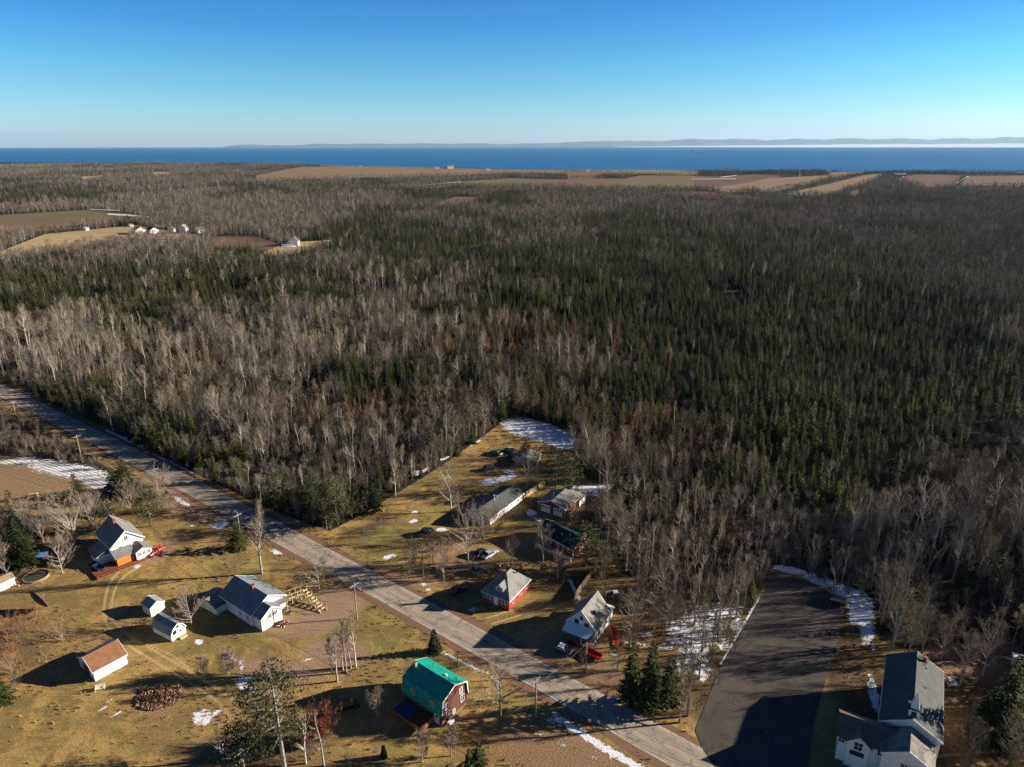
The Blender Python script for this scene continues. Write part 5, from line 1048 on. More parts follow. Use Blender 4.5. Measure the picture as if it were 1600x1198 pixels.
def mesh_of(name, parts, mats, smooth=False):
    V = []; T = []; Q = []; mt = []; mq = []; off = 0
    for k, tb in enumerate(parts):
        V += tb.v; T += [tuple(i+off for i in f) for f in tb.t]; Q += [tuple(i+off for i in f) for f in tb.q]; mt += [k]*len(tb.t); mq += [k]*len(tb.q); off += len(tb.v)
    Fs = []; mi = []
    if T: Fs.append(np.array(T)); mi += mt
    if Q: Fs.append(np.array(Q)); mi += mq
    return np_mesh(name, np.array(V), Fs, mats, mi, smooth)
def conifer(h, r, seed, whorls=20, nb=7, dens=1.0, bare_low=.08, ragged=.25, fat=1.0):
    q = random.Random(seed); tr = TB(); cr = TB()
    tr.tube([(0, 0, -.2), (q.uniform(-.1, .1), q.uniform(-.1, .1), h*.5), (0, 0, h)], [h*.014+.05, h*.01+.02, .01], 5)
    for k in range(whorls):
        f = bare_low+(1-bare_low)*(k+q.random()*.6)/whorls; z = h*min(f, .985); rr_ = r*((1-f)**.78)*(.55+.45*min(1, (f-bare_low)/.15+.4)); n = max(3, int(nb*(.6+.5*(1-f))))
        for j in range(n):
            a_ = 2*math.pi*(j+q.random()*.9)/n; L = rr_*(1-ragged+q.random()*ragged*1.8)+.12; dr = q.uniform(.15, .5)*(1 if f < .8 else -.4); ca_, sa_ = math.cos(a_), math.sin(a_)
            def pt(t_): return (ca_*L*t_, sa_*L*t_, z-dr*L*t_*t_+.12*L*t_)
            wd = (.16+.10*L)*fat
            p0 = pt(.05); p1 = pt(.55); p2 = pt(1.0)
            cr.tri((p0[0], p0[1], p0[2]+.05), (p1[0]-sa_*wd, p1[1]+ca_*wd, p1[2]-.08), p2); cr.tri((p0[0], p0[1], p0[2]+.05), p2, (p1[0]+sa_*wd, p1[1]-ca_*wd, p1[2]-.08))
            m_ = int((2+L*2.2)*dens)
            for i in range(m_):
                t_ = .2+.8*(i+q.random())/m_; b_ = pt(t_); sd_ = 1 if i % 2 else -1; l2 = (.22+.30*L*(1.15-t_))*fat*q.uniform(.7, 1.3); e = (b_[0]-sa_*l2*sd_+ca_*l2*.6, b_[1]+ca_*l2*sd_+sa_*l2*.6, b_[2]-q.uniform(.02, .35)*l2-.05)
                w_ = .07+.04*L; cr.tri((b_[0]-ca_*w_, b_[1]-sa_*w_, b_[2]), e, (b_[0]+ca_*w_, b_[1]+sa_*w_, b_[2]+q.uniform(-.1, .1)))
    return tr, cr
def pine(h, r, seed, low=.3, nb=34, tuft=34):
    q = random.Random(seed); tr = TB(); cr = TB(); bx, by = q.uniform(-.3, .3), q.uniform(-.3, .3)
    tr.tube([(0, 0, -.2), (bx*.5, by*.5, h*.5), (bx, by, h*.97)], [h*.016+.06, h*.011+.03, .02], 6)
    for k in range(nb):
        f = low+(1-low)*(k+q.random())/nb; z = h*f; a_ = q.uniform(0, 6.28); prof = math.sin(math.pi*min(1, (f-low)/(1-low)*.75+.22))**.7; L = r*prof*q.uniform(.55, 1.1)+.2; up_ = q.uniform(.05, .5)
        e = (math.cos(a_)*L, math.sin(a_)*L, z+up_*L); tr.tube([(bx*f, by*f, z), (e[0]*.6, e[1]*.6, z+up_*L*.4), e], [.05+.012*L, .03, .01], 3)
        for m_ in range(int(tuft*(.4+.3*L))):
            t_ = q.uniform(.3, 1.08); s_ = .18+.28*L*.4; c = np.array([e[0]*t_+q.gauss(0, s_), e[1]*t_+q.gauss(0, s_), z+up_*L*t_+q.gauss(0, s_*.55)])
            d = np.array([q.gauss(0, 1), q.gauss(0, 1), q.gauss(.35, .6)]); d /= np.linalg.norm(d); u = np.cross(d, (.2, .5, .8)); u /= np.linalg.norm(u); l_ = q.uniform(.3, .55)
            cr.tri(tuple(c-u*l_*.30), tuple(c+d*l_), tuple(c+u*l_*.30))
    return tr, cr
def bare(h, r, seed, limbs=14, up=50, start=.35, stems=1, sub=5, tw=7, tww=.03, shape='oval', limb_in_trunk=True, lean=.04, trad=.013):
    q = random.Random(seed); tr = TB(); cr = TB()
    for s_ in range(stems):
        if stems > 1: aa = 6.28*s_/stems+q.random(); lx, ly = math.cos(aa)*r*.55*q.uniform(.5, 1), math.sin(aa)*r*.55*q.uniform(.5, 1)
        else: lx, ly = q.gauss(0, lean)*h, q.gauss(0, lean)*h
        hs = h*(1 if stems == 1 else q.uniform(.75, 1)); P_ = [np.array((lx*f*f+q.gauss(0, .012)*h*f, ly*f*f+q.gauss(0, .012)*h*f, -.15+f*hs)) for f in (0, .2, .4, .6, .8, 1)]
        r0_ = h*trad/math.sqrt(stems)+.03; tr.tube(P_, [r0_*(1-.88*f) for f in (0, .2, .4, .6, .8, 1)], 5)
        def at(f): x = f*5; i = min(4, int(x)); return P_[i]+(P_[i+1]-P_[i])*(x-i)
        nl = max(4, limbs//stems)
        for k in range(nl):
            f = start+(1-start)*(k+q.random())/nl; f = min(f, .97); g = (f-start)/(1-start)
            if shape == 'oval': pr = math.sin(math.pi*(.18+.72*g))**.8
            elif shape == 'cone': pr = (1-g)**.8*.95+.08
            elif shape == 'vase': pr = (1.05-.65*g)
            else: pr = 1.0-.5*g
            L = r*pr*q.uniform(.75, 1.25)/(math.cos(R(up))**.5 if shape != 'cone' else 1); a_ = q.uniform(0, 6.28); e_ = R(up+q.uniform(-12, 12)+ (20*g if shape != 'cone' else 0)); d = np.array([math.cos(a_)*math.cos(e_), math.sin(a_)*math.cos(e_), math.sin(e_)])
            b0_ = at(f); b1_ = b0_+d*L*.5+np.array([0, 0, .04*L]); b2_ = b0_+d*L+np.array([q.gauss(0, .06)*L, q.gauss(0, .06)*L, .14*L if shape != 'cone' else -.02*L])
            lr = max(.014, r0_*(1-.85*f)*.55); (tr if limb_in_trunk else cr).tube([b0_, b1_, b2_], [lr, lr*.6, .008], 3)
            for j in range(sub):
                t_ = .3+.7*(j+q.random())/sub; bb = b0_+(b1_-b0_)*min(1, t_*2)+(b2_-b1_)*max(0, t_*2-1); a2 = q.uniform(0, 6.28); d2 = d*.75+np.array([math.cos(a2)*.7, math.sin(a2)*.7, q.uniform(-.05, .7)]); d2 /= np.linalg.norm(d2); L2 = L*q.uniform(.28, .5)*(1.2-.5*t_)+.15; c_ = bb+d2*L2; cr.tube([bb, c_], [max(.010, lr*.4), .006], 3)
                for m_ in range(tw):
                    t3 = .15+.85*(m_+q.random())/tw; b3 = bb+(c_-bb)*t3; d3 = d2*.7+np.array([q.gauss(0, .6), q.gauss(0, .6), q.gauss(.25, .45)]); d3 /= np.linalg.norm(d3); l3 = q.uniform(.3, .85)*min(1.0, L2*.8+.25); u = np.cross(d3, (q.random(), q.random(), .5)); u /= np.linalg.norm(u)+1e-9
                    cr.tri(tuple(b3-u*tww/2), tuple(b3+u*tww/2), tuple(b3+d3*l3))
    return tr, cr
KIND = {}
def register(kind, gens, mt, mc):
    L = []
    for i, (tr, cr) in enumerate(gens):
        m1 = mesh_of('trunk', [tr], [mt]); m2 = mesh_of('crown', [cr], [mc]); m3 = mesh_of(kind, [tr, cr], [mt, mc]); L.append((m1, m2, m3))
    KIND[kind] = L
register('spruce', [conifer(8.2, 2.0, 1, 17, 8), conifer(9.6, 2.0, 2, 20, 7, bare_low=.12, ragged=.4), conifer(6.8, 2.1, 3, 14, 9, bare_low=.04), conifer(10.3, 1.6, 4, 22, 6, bare_low=.25, ragged=.55, dens=.8), conifer(5.6, 1.8, 5, 13, 8, bare_low=.03), conifer(7.6, 2.7, 6, 15, 8, ragged=.55), conifer(9.8, 1.2, 8, 20, 4, bare_low=.2, ragged=.7, dens=.4), conifer(4.2, 1.5, 7, 11, 8, bare_low=.02)], V_DARKB, V_SPRUCE)
register('aspen', [bare(10.5, 2.0, 11, 19, 46, .38, tw=7, lean=.03), bare(9.3, 1.8, 12, 17, 50, .42, tw=7, lean=.06), bare(11.5, 2.3, 13, 20, 42, .45, tw=7, lean=.04), bare(8.5, 2.1, 14, 16, 46, .3, stems=2, tw=7), bare(10, 1.4, 16, 12, 55, .55, tw=8, lean=.09), bare(7.0, 1.5, 17, 9, 40, .4, tw=4, lean=.14)], V_BIRCH, V_TWIGW)
register('hardwood', [bare(7.6, 2.4, 21, 20, 40, .22, tw=8, tww=.032), bare(6.8, 2.6, 22, 22, 36, .2, stems=3, tw=8, tww=.032), bare(8.6, 2.2, 23, 20, 46, .3, tw=8, tww=.032), bare(5.8, 2.1, 24, 18, 42, .15, stems=2, tw=8, tww=.032), bare(8, 2.9, 25, 24, 34, .25, shape='vase', tw=8, tww=.032), bare(4.6, 1.8, 26, 16, 42, .1, stems=4, tw=7, tww=.032)], V_BARK, V_TWIG)
register('larch', [bare(8.6, 1.7, 31, 36, 8, .14, sub=4, tw=9, shape='cone', limb_in_trunk=False, tww=.045), bare(7.2, 1.5, 32, 32, 10, .1, sub=4, tw=9, shape='cone', limb_in_trunk=False, tww=.045), bare(9.6, 1.7, 33, 38, 8, .22, sub=4, tw=9, shape='cone', limb_in_trunk=False, tww=.045)], V_BARK, V_LARCH)
# coarse versions for the distance
register('spruce_far', [conifer(8, 2.5, 41, 9, 5, dens=.5, fat=1.8), conifer(9.5, 2.2, 42, 10, 5, dens=.4, fat=1.7, bare_low=.12), conifer(6.3, 2.3, 43, 8, 6, dens=.5, fat=1.8)], V_DARKB, V_SPRUCE)
register('hardwood_far', [bare(7.4, 2.8, 45, 11, 40, .22, sub=4, tw=8, tww=.10), bare(8.2, 2.4, 46, 11, 46, .3, sub=4, tw=8, tww=.10), bare(6.2, 2.7, 44, 11, 38, .15, stems=2, sub=4, tw=8, tww=.10)], V_BARK, V_TWIG)
register('aspen_far', [bare(9.6, 2.2, 47, 9, 46, .35, sub=4, tw=7, tww=.09), bare(8.2, 2.2, 49, 9, 42, .3, sub=4, tw=7, tww=.09)], V_BIRCH, V_TWIGW)
register('larch_far', [bare(8, 1.9, 48, 18, 8, .12, sub=3, tw=6, shape='cone', limb_in_trunk=False, tww=.10)], V_BARK, V_LARCH)

protoc = bpy.data.collections.new('plant_kinds')      # not linked to the scene
def scatter(name, kinds, X, Y, idx, scl, rot, label, cat, Z=None):
    """one object: points that carry whole plants (stuff only)"""
    col_ = bpy.data.collections.new(name+'_kinds')
    for i, me_ in enumerate(kinds): o_ = bpy.data.objects.new('%s_kind_%02d' % (name, i), me_); col_.objects.link(o_)
    n = len(X); V = np.zeros((n, 3)); V[:, 0] = X; V[:, 1] = Y
    me = bpy.data.meshes.new(name); me.vertices.add(n); me.vertices.foreach_set('co', V.astype(np.float32).ravel())
    for nm, ty, ar in (('idx', 'INT', idx.astype(np.int32)), ('scl', 'FLOAT', scl.astype(np.float32)), ('rot', 'FLOAT', rot.astype(np.float32))):
        at = me.attributes.new(nm, ty, 'POINT'); at.data.foreach_set('value', ar)
    o = link(bpy.data.objects.new(name, me)); tag(o, label, cat, kind='stuff')
    ng = bpy.data.node_groups.new(name, 'GeometryNodeTree'); ng.interface.new_socket('Geometry', in_out='INPUT', socket_type='NodeSocketGeometry'); ng.interface.new_socket('Geometry', in_out='OUTPUT', socket_type='NodeSocketGeometry')
    gi = ng.nodes.new('NodeGroupInput'); go = ng.nodes.new('NodeGroupOutput'); ip = ng.nodes.new('GeometryNodeInstanceOnPoints'); ci = ng.nodes.new('GeometryNodeCollectionInfo')
    ci.inputs['Collection'].default_value = col_; ci.inputs['Separate Children'].default_value = True; ci.inputs['Reset Children'].default_value = True
    ip.inputs['Pick Instance'].default_value = True
    def na(nm, dt): n_ = ng.nodes.new('GeometryNodeInputNamedAttribute'); n_.data_type = dt; n_.inputs['Name'].default_value = nm; return n_.outputs['Attribute']
    cmb = ng.nodes.new('ShaderNodeCombineXYZ'); ng.links.new(na('rot', 'FLOAT'), cmb.inputs[2])
    e2r = ng.nodes.new('FunctionNodeEulerToRotation'); ng.links.new(cmb.outputs[0], e2r.inputs[0])
    ng.links.new(gi.outputs[0], ip.inputs['Points']); ng.links.new(ci.outputs[0], ip.inputs['Instance']); ng.links.new(na('idx', 'INT'), ip.inputs['Instance Index'])
    ng.links.new(e2r.outputs[0], ip.inputs['Rotation']); ng.links.new(na('scl', 'FLOAT'), ip.inputs['Scale']); ng.links.new(ip.outputs[0], go.inputs[0])
    md = o.modifiers.new('plants', 'NODES'); md.node_group = ng
    return o
def jgrid(x0, x1, y0, y1, s):
    gx, gy = np.meshgrid(np.arange(x0, x1, s), np.arange(y0, y1, s)); gx = gx.ravel()+rng.uniform(-.48, .48, gx.size)*s; gy = gy.ravel()+rng.uniform(-.48, .48, gy.size)*s; return gx, gy
px_, py_, sp_ = [], [], []
for (d0, d1, s) in ((0, 270, 2.6), (270, 520, 3.1), (520, 1000, 4.2), (1000, 1700, 6.0), (1700, 4600, 9.5)):
    gx, gy = jgrid(-d1*.95, d1*.95, 60, d1, s); dd = np.hypot(gx, gy); k = (dd >= d0) & (dd < d1) & (np.abs(gx) < .86*gy+95); px_.append(gx[k]); py_.append(gy[k]); sp_.append(np.full(k.sum(), s))
TX, TY, TS = map(np.concatenate, (px_, py_, sp_)); QX, QY = PJ(TX, TY)
keep = np.ones(len(TX), bool)
for p in OPEN: keep &= ~inpoly(QX, QY, p)
keep &= ~far_open(QX, QY)
keep &= QY > shore_y(QX)+.6
# clearings hidden in the photograph but sunlit: thin the shore strip, leave hedges
strip_ = (QY < 262+0*QX) & (QX > 480); keep &= ~(strip_ & (rng.random(len(TX)) < .55))
# low-frequency patchiness
def vnoise(x, y, s, seed):
    q = np.random.default_rng(seed); g = q.random((64, 64)); u = x/s; v = y/s; i = np.floor(u).astype(int); j = np.floor(v).astype(int); fu = u-i; fv = v-j; fu = fu*fu*(3-2*fu); fv = fv*fv*(3-2*fv)
    a = g[i % 64, j % 64]; b_ = g[(i+1) % 64, j % 64]; c = g[i % 64, (j+1) % 64]; d = g[(i+1) % 64, (j+1) % 64]; return (a*(1-fu)+b_*fu)*(1-fv)+(c*(1-fu)+d*fu)*fv
gap = vnoise(TX, TY, 9, 5)*.6+vnoise(TX, TY, 30, 6)*.4; keep &= ~((gap < .30) & (TS < 4))
TX, TY, TS, QX, QY = (a[keep] for a in (TX, TY, TS, QX, QY))
def blobs(L):
    r = np.zeros(len(TX))
    for cx, cy_, rx, ry, a in L: r += a*np.exp(-(((QX-cx)/rx)**2+((QY-cy_)/ry)**2))
    return r
CON = .42+blobs([(170,452,330,38,.60),(60,500,120,18,.3),(1130,530,330,110,.62),(1260,650,240,110,.55),(1150,780,170,50,.28),(560,610,90,26,.45),(130,640,110,22,.7),(250,690,60,22,.45),(330,735,60,22,.5),(420,790,50,25,.4),(1000,430,260,38,.42),(700,385,200,24,.40),(1290,930,0.1,0.1,0),
   (380,480,60,30,.1),(660,540,130,40,-.28),(90,540,110,30,-.5),(470,570,150,45,-.22),(1490,385,160,30,-.25),(1300,480,320,130,.28),(1450,870,170,60,-.30),(1080,860,100,70,-.55),(700,690,150,40,-.45),(500,720,130,45,-.38),(900,570,130,30,-.40),(980,710,140,24,-.5),(1360,780,80,30,.2),(300,330,420,22,-.22),(900,330,200,14,-.1),(1350,350,250,14,-.22),(1100,370,300,26,.22),(60,310,160,10,.35),(600,300,300,6,.2),(1500,700,120,60,.0),(590,650,40,30,.2),(1340,760,100,40,.3),(1720,1120,120,160,.6),(1180,820,60,40,.2),(850,480,120,40,.05)])
LAR = blobs([(840,545,130,24,.75),(1000,690,110,24,.85),(900,660,60,14,.5),(570,655,130,16,.75),(760,640,70,18,.3),(330,590,60,30,.25),(200,560,100,40,.12),(960,640,200,30,.15)])
ASP = .28+blobs([(100,575,120,38,.75),(450,690,180,60,.35),(1090,870,120,90,1.0),(1450,870,170,100,.45),(1480,520,80,60,.5),(1320,600,120,12,.5),(620,480,100,30,.25),(500,560,160,50,.15)])
pn = 0.42*vnoise(TX, TY, 34, 1)+.30*vnoise(TX, TY, 11, 2)+.28*rng.random(len(TX)); rnd = (pn-.5)*1.55+.5; stray = rng.random(len(TX))
far_scale = np.where(TY > 650, 1, 0)
pn2 = .5*vnoise(TX, TY*.45, 170, 21)+.5*vnoise(TX, TY*.6, 60, 22); rnd = np.where(TY > 600, (pn2-.5)*1.6+.5+rng.normal(0, .12, len(TX)), rnd)
isC = (rnd < CON) & (rng.random(len(TX)) > .07); isC |= rng.random(len(TX)) < .07; isL = (~isC) & (rng.random(len(TX)) < LAR); isA = (~isC) & (~isL) & (rng.random(len(TX)) < ASP); isH = ~(isC | isL | isA)
isL |= isC & (rng.random(len(TX)) < LAR*.8); isC &= ~isL
size = np.clip(rng.normal(.93, .2, len(TX)), .45, 1.45)*np.where(vnoise(TX, TY, 45, 9) < .4, .82, 1.02)
size *= np.where(TS > 10, 1.1, 1.0); size *= .82+.42*vnoise(TX, TY, 16, 77); size *= 1+.3*np.exp(-(((QX-1450)/140)**2+((QY-920)/110)**2)); size *= 1-.22*np.exp(-(((QX-1100)/110)**2+((QY-850)/110)**2)); size *= 1-.15*np.exp(-(((QX-520)/160)**2+((QY-740)/60)**2))
far = TS > 4
edge = np.zeros(len(TX)); inview = (QX > -15) & (QX < 1615) & (QY < 1215); dist = np.hypot(TX, TY)
GR = {'spruce': ('spruce_tree', isC, 'spruce', 'dark green spruce among the massed trees of the near forest edge', 'spruce tree', 'spruces of the near forest'),
      'hardwood': ('bare_tree', isH, 'hardwood', 'leafless grey-brown hardwood among the massed trees of the near forest edge', 'bare tree', 'leafless hardwoods of the near forest'),
      'aspen': ('birch_tree', isA, 'aspen', 'tall pale-trunked leafless birch among the massed trees of the near forest edge', 'birch tree', 'pale birches of the near forest'),
      'larch': ('larch_tree', isL, 'larch', 'slender rusty leafless larch among the massed trees of the near forest edge', 'larch tree', 'rusty larches of the near forest')}
def plant(name, meshes, x, y, s, rz, label, cat, group=None, sz=None):
    o = bpy.data.objects.new(name, None); o.empty_display_size = .3; o.location = (x, y, 0); o.rotation_euler = (0, 0, rz); o.scale = (s, s, sz or s); sc.collection.objects.link(o); tag(o, label, cat, group)
    for nm, me_ in (('trunk', meshes[0]), ('crown', meshes[1])):
        c = bpy.data.objects.new(nm, me_); sc.collection.objects.link(c); c.parent = o
    return o
# crown scale wider for narrow far trees keeps the canopy closed
for kd, (nm, mask, key, lab, cat, grp) in GR.items():
    ii = np.where(mask & inview & ~far)[0]; ii = ii[np.argsort(dist[ii])][:300]; single = np.zeros(len(TX), bool); single[ii] = True
    for i in ii:
        ms = KIND[key][rng.integers(len(KIND[key]))]; plant(nm, ms, TX[i], TY[i], size[i], rng.uniform(0, 6.28), lab, cat, grp)
    rest = np.where(mask & ~single)[0]; nk = len(KIND[key]); nf = len(KIND[key+'_far'])
    idx = np.where(far[rest], nk+rng.integers(0, nf, len(rest)), rng.integers(0, nk, len(rest)))
    scatter(nm.replace('_tree', '_forest'), [m_[2] for m_ in KIND[key]]+[m_[2] for m_ in KIND[key+'_far']], TX[rest], TY[rest], idx, size[rest], rng.uniform(0, 6.28, len(rest)), {'spruce': 'dark evergreen spruce stands covering the middle and far forest', 'hardwood': 'grey-brown leafless hardwood stands stretching to the far fields', 'aspen': 'pale leafless birch stands scattered through the forest', 'larch': 'rusty brown larch stands in bands across the forest'}[kd], 'forest')
print('trees', len(TX), isC.sum(), isH.sum(), isA.sum(), isL.sum())
# undergrowth of the forest edge and shrub belts: nobody could count it
register('brush', [bare(2.6, 1.3, 51, 10, 45, .1, stems=4, sub=4, tw=6, tww=.035), bare(1.8, 1.2, 52, 10, 40, .1, stems=5, sub=3, tw=6, tww=.035), bare(3.4, 1.3, 53, 12, 55, .15, stems=4, sub=4, tw=6, tww=.035)], V_BARK, V_TWIG)
gx, gy = jgrid(-260, 260, 62, 290, 2.3); qx, qy = PJ(gx, gy); k = np.ones(len(gx), bool)
for p in OPEN: k &= ~inpoly(qx, qy, p)
k &= (np.abs(gx) < .86*gy+95) & (rng.random(len(gx)) < .75)
for p in BELTS: k |= inpoly(qx, qy, p) & (rng.random(len(gx)) < .8) & (qx > -800)
EDGE = [[(600,875),(720,850),(740,885),(640,915)],[(560,838),(700,745),(712,752),(575,850)],[(1060,930),(1168,962),(1090,1130),(1050,1090)],[(0,1060),(50,1080),(40,1110),(0,1110)],[(700,1035),(800,1080),(860,1110),(850,1130),(760,1100)],[(1370,1000),(1440,1024),(1420,1036),(1372,1030)],[(1500,1110),(1640,1060),(1650,1260),(1500,1260)],[(860,905),(930,890),(960,940),(900,960)],[(640,880),(740,860),(740,900),(650,915)],[(900,1000),(960,1000),(960,1040),(900,1040)],[(960,905),(1168,962),(1100,1130),(1070,1140),(1060,1020),(1010,960),(960,940)], [(975,720),(1057,720),(1000,800),(965,880),(900,860),(950,800)], [(1440,1022),(1620,1000),(1620,1020),(1440,1034)], [(1180,890),(1210,882),(1110,1100),(1086,1140),(1080,1120)], [(380,1130),(520,1120),(560,1200),(380,1200)]]
for j_, p in enumerate(EDGE): k |= inpoly(qx, qy, p) & (rng.random(len(gx)) < (.25, .3, .4, .5, .12, .5, .4, .2, .2, .12, .5, .6, .5, .7, .5)[j_])
gx, gy = gx[k], gy[k]; n = len(gx)
scatter('undergrowth', [m_[2] for m_ in KIND['brush']], gx, gy, rng.integers(0, 3, n), rng.uniform(.55, 1.25, n), rng.uniform(0, 6.28, n), 'tangled leafless brush under the forest and along the verges', 'undergrowth')
# dry weeds and tall grass tufts on the lawns and the leaf-strewn bank
tb = TB(); q = random.Random(9)
for k in range(26): a_ = q.uniform(0, 6.28); r_ = q.uniform(0, .3); l_ = q.uniform(.15, .42); b0_ = np.array((r_*math.cos(a_), r_*math.sin(a_), 0)); d = np.array((q.gauss(0, .4), q.gauss(0, .4), 1)); u = np.array((math.sin(a_), -math.cos(a_), 0)); tb.tri(tuple(b0_-u*.025), tuple(b0_+u*.025), tuple(b0_+d*l_))
tuft = mesh_of('grass_tuft', [tb], [V_WEED])
gx, gy = jgrid(-115, 115, 66, 205, .8); qx, qy = PJ(gx, gy); k = np.zeros(len(gx), bool)
for p in OPEN: k |= inpoly(qx, qy, p)
lit = ell(qx, qy, LITTER_E, 1.0); den = np.clip(vnoise(gx, gy, 7, 33)*.8-.28, 0, 1)*.5+lit*.7
rd = np.abs(gy-rc(gx))/1.28; den = np.where((rd > 4.0) & (rd < 7), .35, den); k &= (rd > 3.8) & (rng.random(len(gx)) < den) & ~inpoly(qx, qy, [(1086,1140),(1188,934),(1214,885),(1285,910),(1325,938),(1260,1330),(1090,1330)]) & (ell(qx, qy, DIRT_E) < .3) & (lin(qx, qy, TRACK_L) < .2)
gx, gy = gx[k], gy[k]; n = len(gx)
scatter('dry_grass', [tuft], gx, gy, np.zeros(n), rng.uniform(.5, 1.3, n), rng.uniform(0, 6.28, n), 'tufts of dry straw-coloured grass and weeds over the lawns and verges', 'grass')
print('tufts', n)
# single trees of the gardens -------------------------------------------------
def meshes(tc_, mt, mc): return mesh_of('trunk', [tc_[0]], [mt]), mesh_of('crown', [tc_[1]], [mc])
def yard(kind, px, by, ty, wpx, label, cat=None, seed=None, **kw):
    x, y = G(px, by); h_ = HG(px, by, ty); zz = math.cos(PITCH)*y+math.sin(PITCH)*H; r_ = wpx/2*zz/FPX; seed = seed or int(px*7+by)
    nm = dict(spruce='spruce_tree', pine='pine_tree', arbor='cedar_shrub').get(kind, 'bare_tree')
    if kind == 'spruce': tc_ = conifer(h_, r_*1.1, seed, max(10, int(h_*2.1)), 8, ragged=.3, **kw); mt, mc = V_DARKB, V_SPRUCE
    elif kind == 'arbor': tc_ = conifer(h_, r_, seed, 18, 10, bare_low=.02, dens=1.4, ragged=.15); mt, mc = V_DARKB, V_SPRUCE
    elif kind == 'pine': tc_ = pine(h_, r_, seed, **kw); mt, mc = V_DARKB, V_PINE
    else:
        mt, mc = {'bare': (V_YBARK, V_YTWIG), 'pale': (V_BIRCH, V_TWIGW), 'rust': (V_BARK, V_RUST), 'red': (V_REDB, V_REDB)}[kind]
        kw = dict(dict(limbs=28, up=42, start=.16, sub=7, tw=11, tww=.04, shape='oval', trad=.016), **kw); li, up_, st_ = kw.pop('limbs'), kw.pop('up'), kw.pop('start'); tc_ = bare(h_, r_, seed, li, up_, st_, **kw)
        if kind in ('rust', 'red') or h_ < 3: nm = 'bush'
    ms = meshes(tc_, mt, mc); return plant(nm, ms, x, y, 1, 0, label, cat or {'spruce': 'spruce tree', 'pine': 'pine tree', 'arbor': 'cedar'}.get(kind, 'bush' if nm == 'bush' else 'bare tree'))
yard('bare', 731, 877, 792, 82, 'large spreading bare maple behind the silver and black cars', stems=3, shape='vase', start=.2, limbs=40)
yard('pale', 618, 776, 714, 30, 'slim white-trunked birch at the corner of the lawn by the woods', start=.3)
yard('pale', 705, 798, 740, 54, 'pale pinkish bare tree alone on the lawn left of the bungalow', start=.2)
yard('bare', 824, 764, 712, 56, 'vase-shaped bare tree standing against the grey shed', shape='vase', limbs=34, stems=2)
yard('bare', 925, 748, 690, 56, 'wide-crowned grey bare tree below the snowy clearing', shape='vase', limbs=36, start=.12)
yard('bare', 848, 878, 829, 36, 'small round purple-brown tree in front of the green-roofed house', limbs=26, start=.35)
yard('pine', 661, 900, 846, 46, 'thin open pine by the road opposite the large white house', nb=22, tuft=16)
yard('bare', 693, 906, 852, 34, 'thin bare tree between the roadside pine and the large maple')
yard('bare', 409, 895, 788, 36, 'tall narrow bare tree on the lawn beside the dark roadside spruce', shape='col', start=.22, limbs=40, up=58)
yard('bare', 499, 920, 878, 64, 'low spreading bare tree between the road and the wooden walkway', shape='vase', up=28, limbs=26, start=.15)
for i, (px, by, ty, w_, pl_) in enumerate([(527, 1064, 985, 26, 'nearest'), (541, 1050, 968, 24, 'left of centre'), (548, 1043, 975, 20, 'right of centre'), (556, 1040, 962, 30, 'tallest rightmost'), (536, 1046, 990, 18, 'thin middle one'), (519, 1052, 1002, 22, 'short left one')]):
    yard('pale' if i % 2 else 'bare', px, by, ty, w_, 'slender bare tree in the clump by the gravel drive, '+pl_, start=.3, up=55, limbs=16)
yard('bare', 782, 1118, 1035, 76, 'gnarled bare roadside tree left of the pole with the transformer', shape='vase', limbs=24, up=32, start=.25)
yard('bare', 300, 976, 930, 60, 'spreading bare apple tree between the gambrel shed and the large house', shape='vase', up=25, limbs=24, start=.12)
yard('bare', 984, 1008, 930, 62, 'dense bare tree right of the long red steps', limbs=36, stems=2)
yard('bare', 1046, 980, 925, 62, 'purplish-brown bushy bare tree behind the three spruces', limbs=40, stems=4, start=.1, up=38)
yard('bare', 1015, 965, 925, 34, 'dark bare tree beside the small dark shed', limbs=30, stems=3, start=.1)
yard('bare', 1074, 1118, 1010, 26, 'tall thin bare tree just right of the three spruces', up=58, start=.3)
yard('pale', 1062, 1128, 1040, 20, 'pale thin sapling at the foot of the three spruces', up=58, start=.3)
for i, (px, by, ty) in enumerate([(1096, 1020, 950), (1110, 1035, 960), (1122, 985, 905), (1135, 1000, 930), (1092, 1060, 990), (1150, 965, 880), (1163, 950, 868), (1140, 960, 872), (1085, 975, 905), (1064, 1085, 1010)]):
    yard('pale' if i % 3 else 'bare', px, by, ty, 24, 'thin bare sapling on the snowy strip left of the parking lot, %s' % ['upper middle', 'centre', 'right of centre', 'third from top', 'left of centre', 'just below top', 'topmost', 'second from top', 'far upper left', 'lowest'][i], up=58, start=.3, limbs=14)
yard('bare', 118, 848, 784, 78, 'broad tan-brown bare tree directly left of the white farmhouse', limbs=44, stems=3, start=.15)
yard('bare', 68, 846, 795, 56, 'reddish-brown bare tree between the dark spruces and the tan one', limbs=36, stems=2, start=.2)
yard('bare', 98, 895, 848, 56, 'grey bare apple tree behind the hanging banner', limbs=30, up=30, start=.15)
yard('bare', 12, 900, 860, 44, 'grey bare tree above the hut at the left edge', limbs=26)
yard('bare', 152, 828, 780, 40, 'bare tree behind the dark slope of the farmhouse roof', limbs=28)
yard('rust', 18, 1052, 1022, 62, 'orange-brown bush at the left edge below the meadow', stems=6, start=.05, limbs=40)
yard('rust', 30, 1000, 975, 50, 'pale russet bush below the satellite dish at the left edge', stems=5, start=.05, limbs=34)
yard('rust', 98, 1000, 976, 48, 'thin russet bush on the meadow left of the gambrel shed', stems=5, start=.05, limbs=24, tw=5)
yard('rust', 775, 832, 806, 40, 'rust-coloured bush at the front corner of the bungalow', stems=5, start=.05, limbs=36)
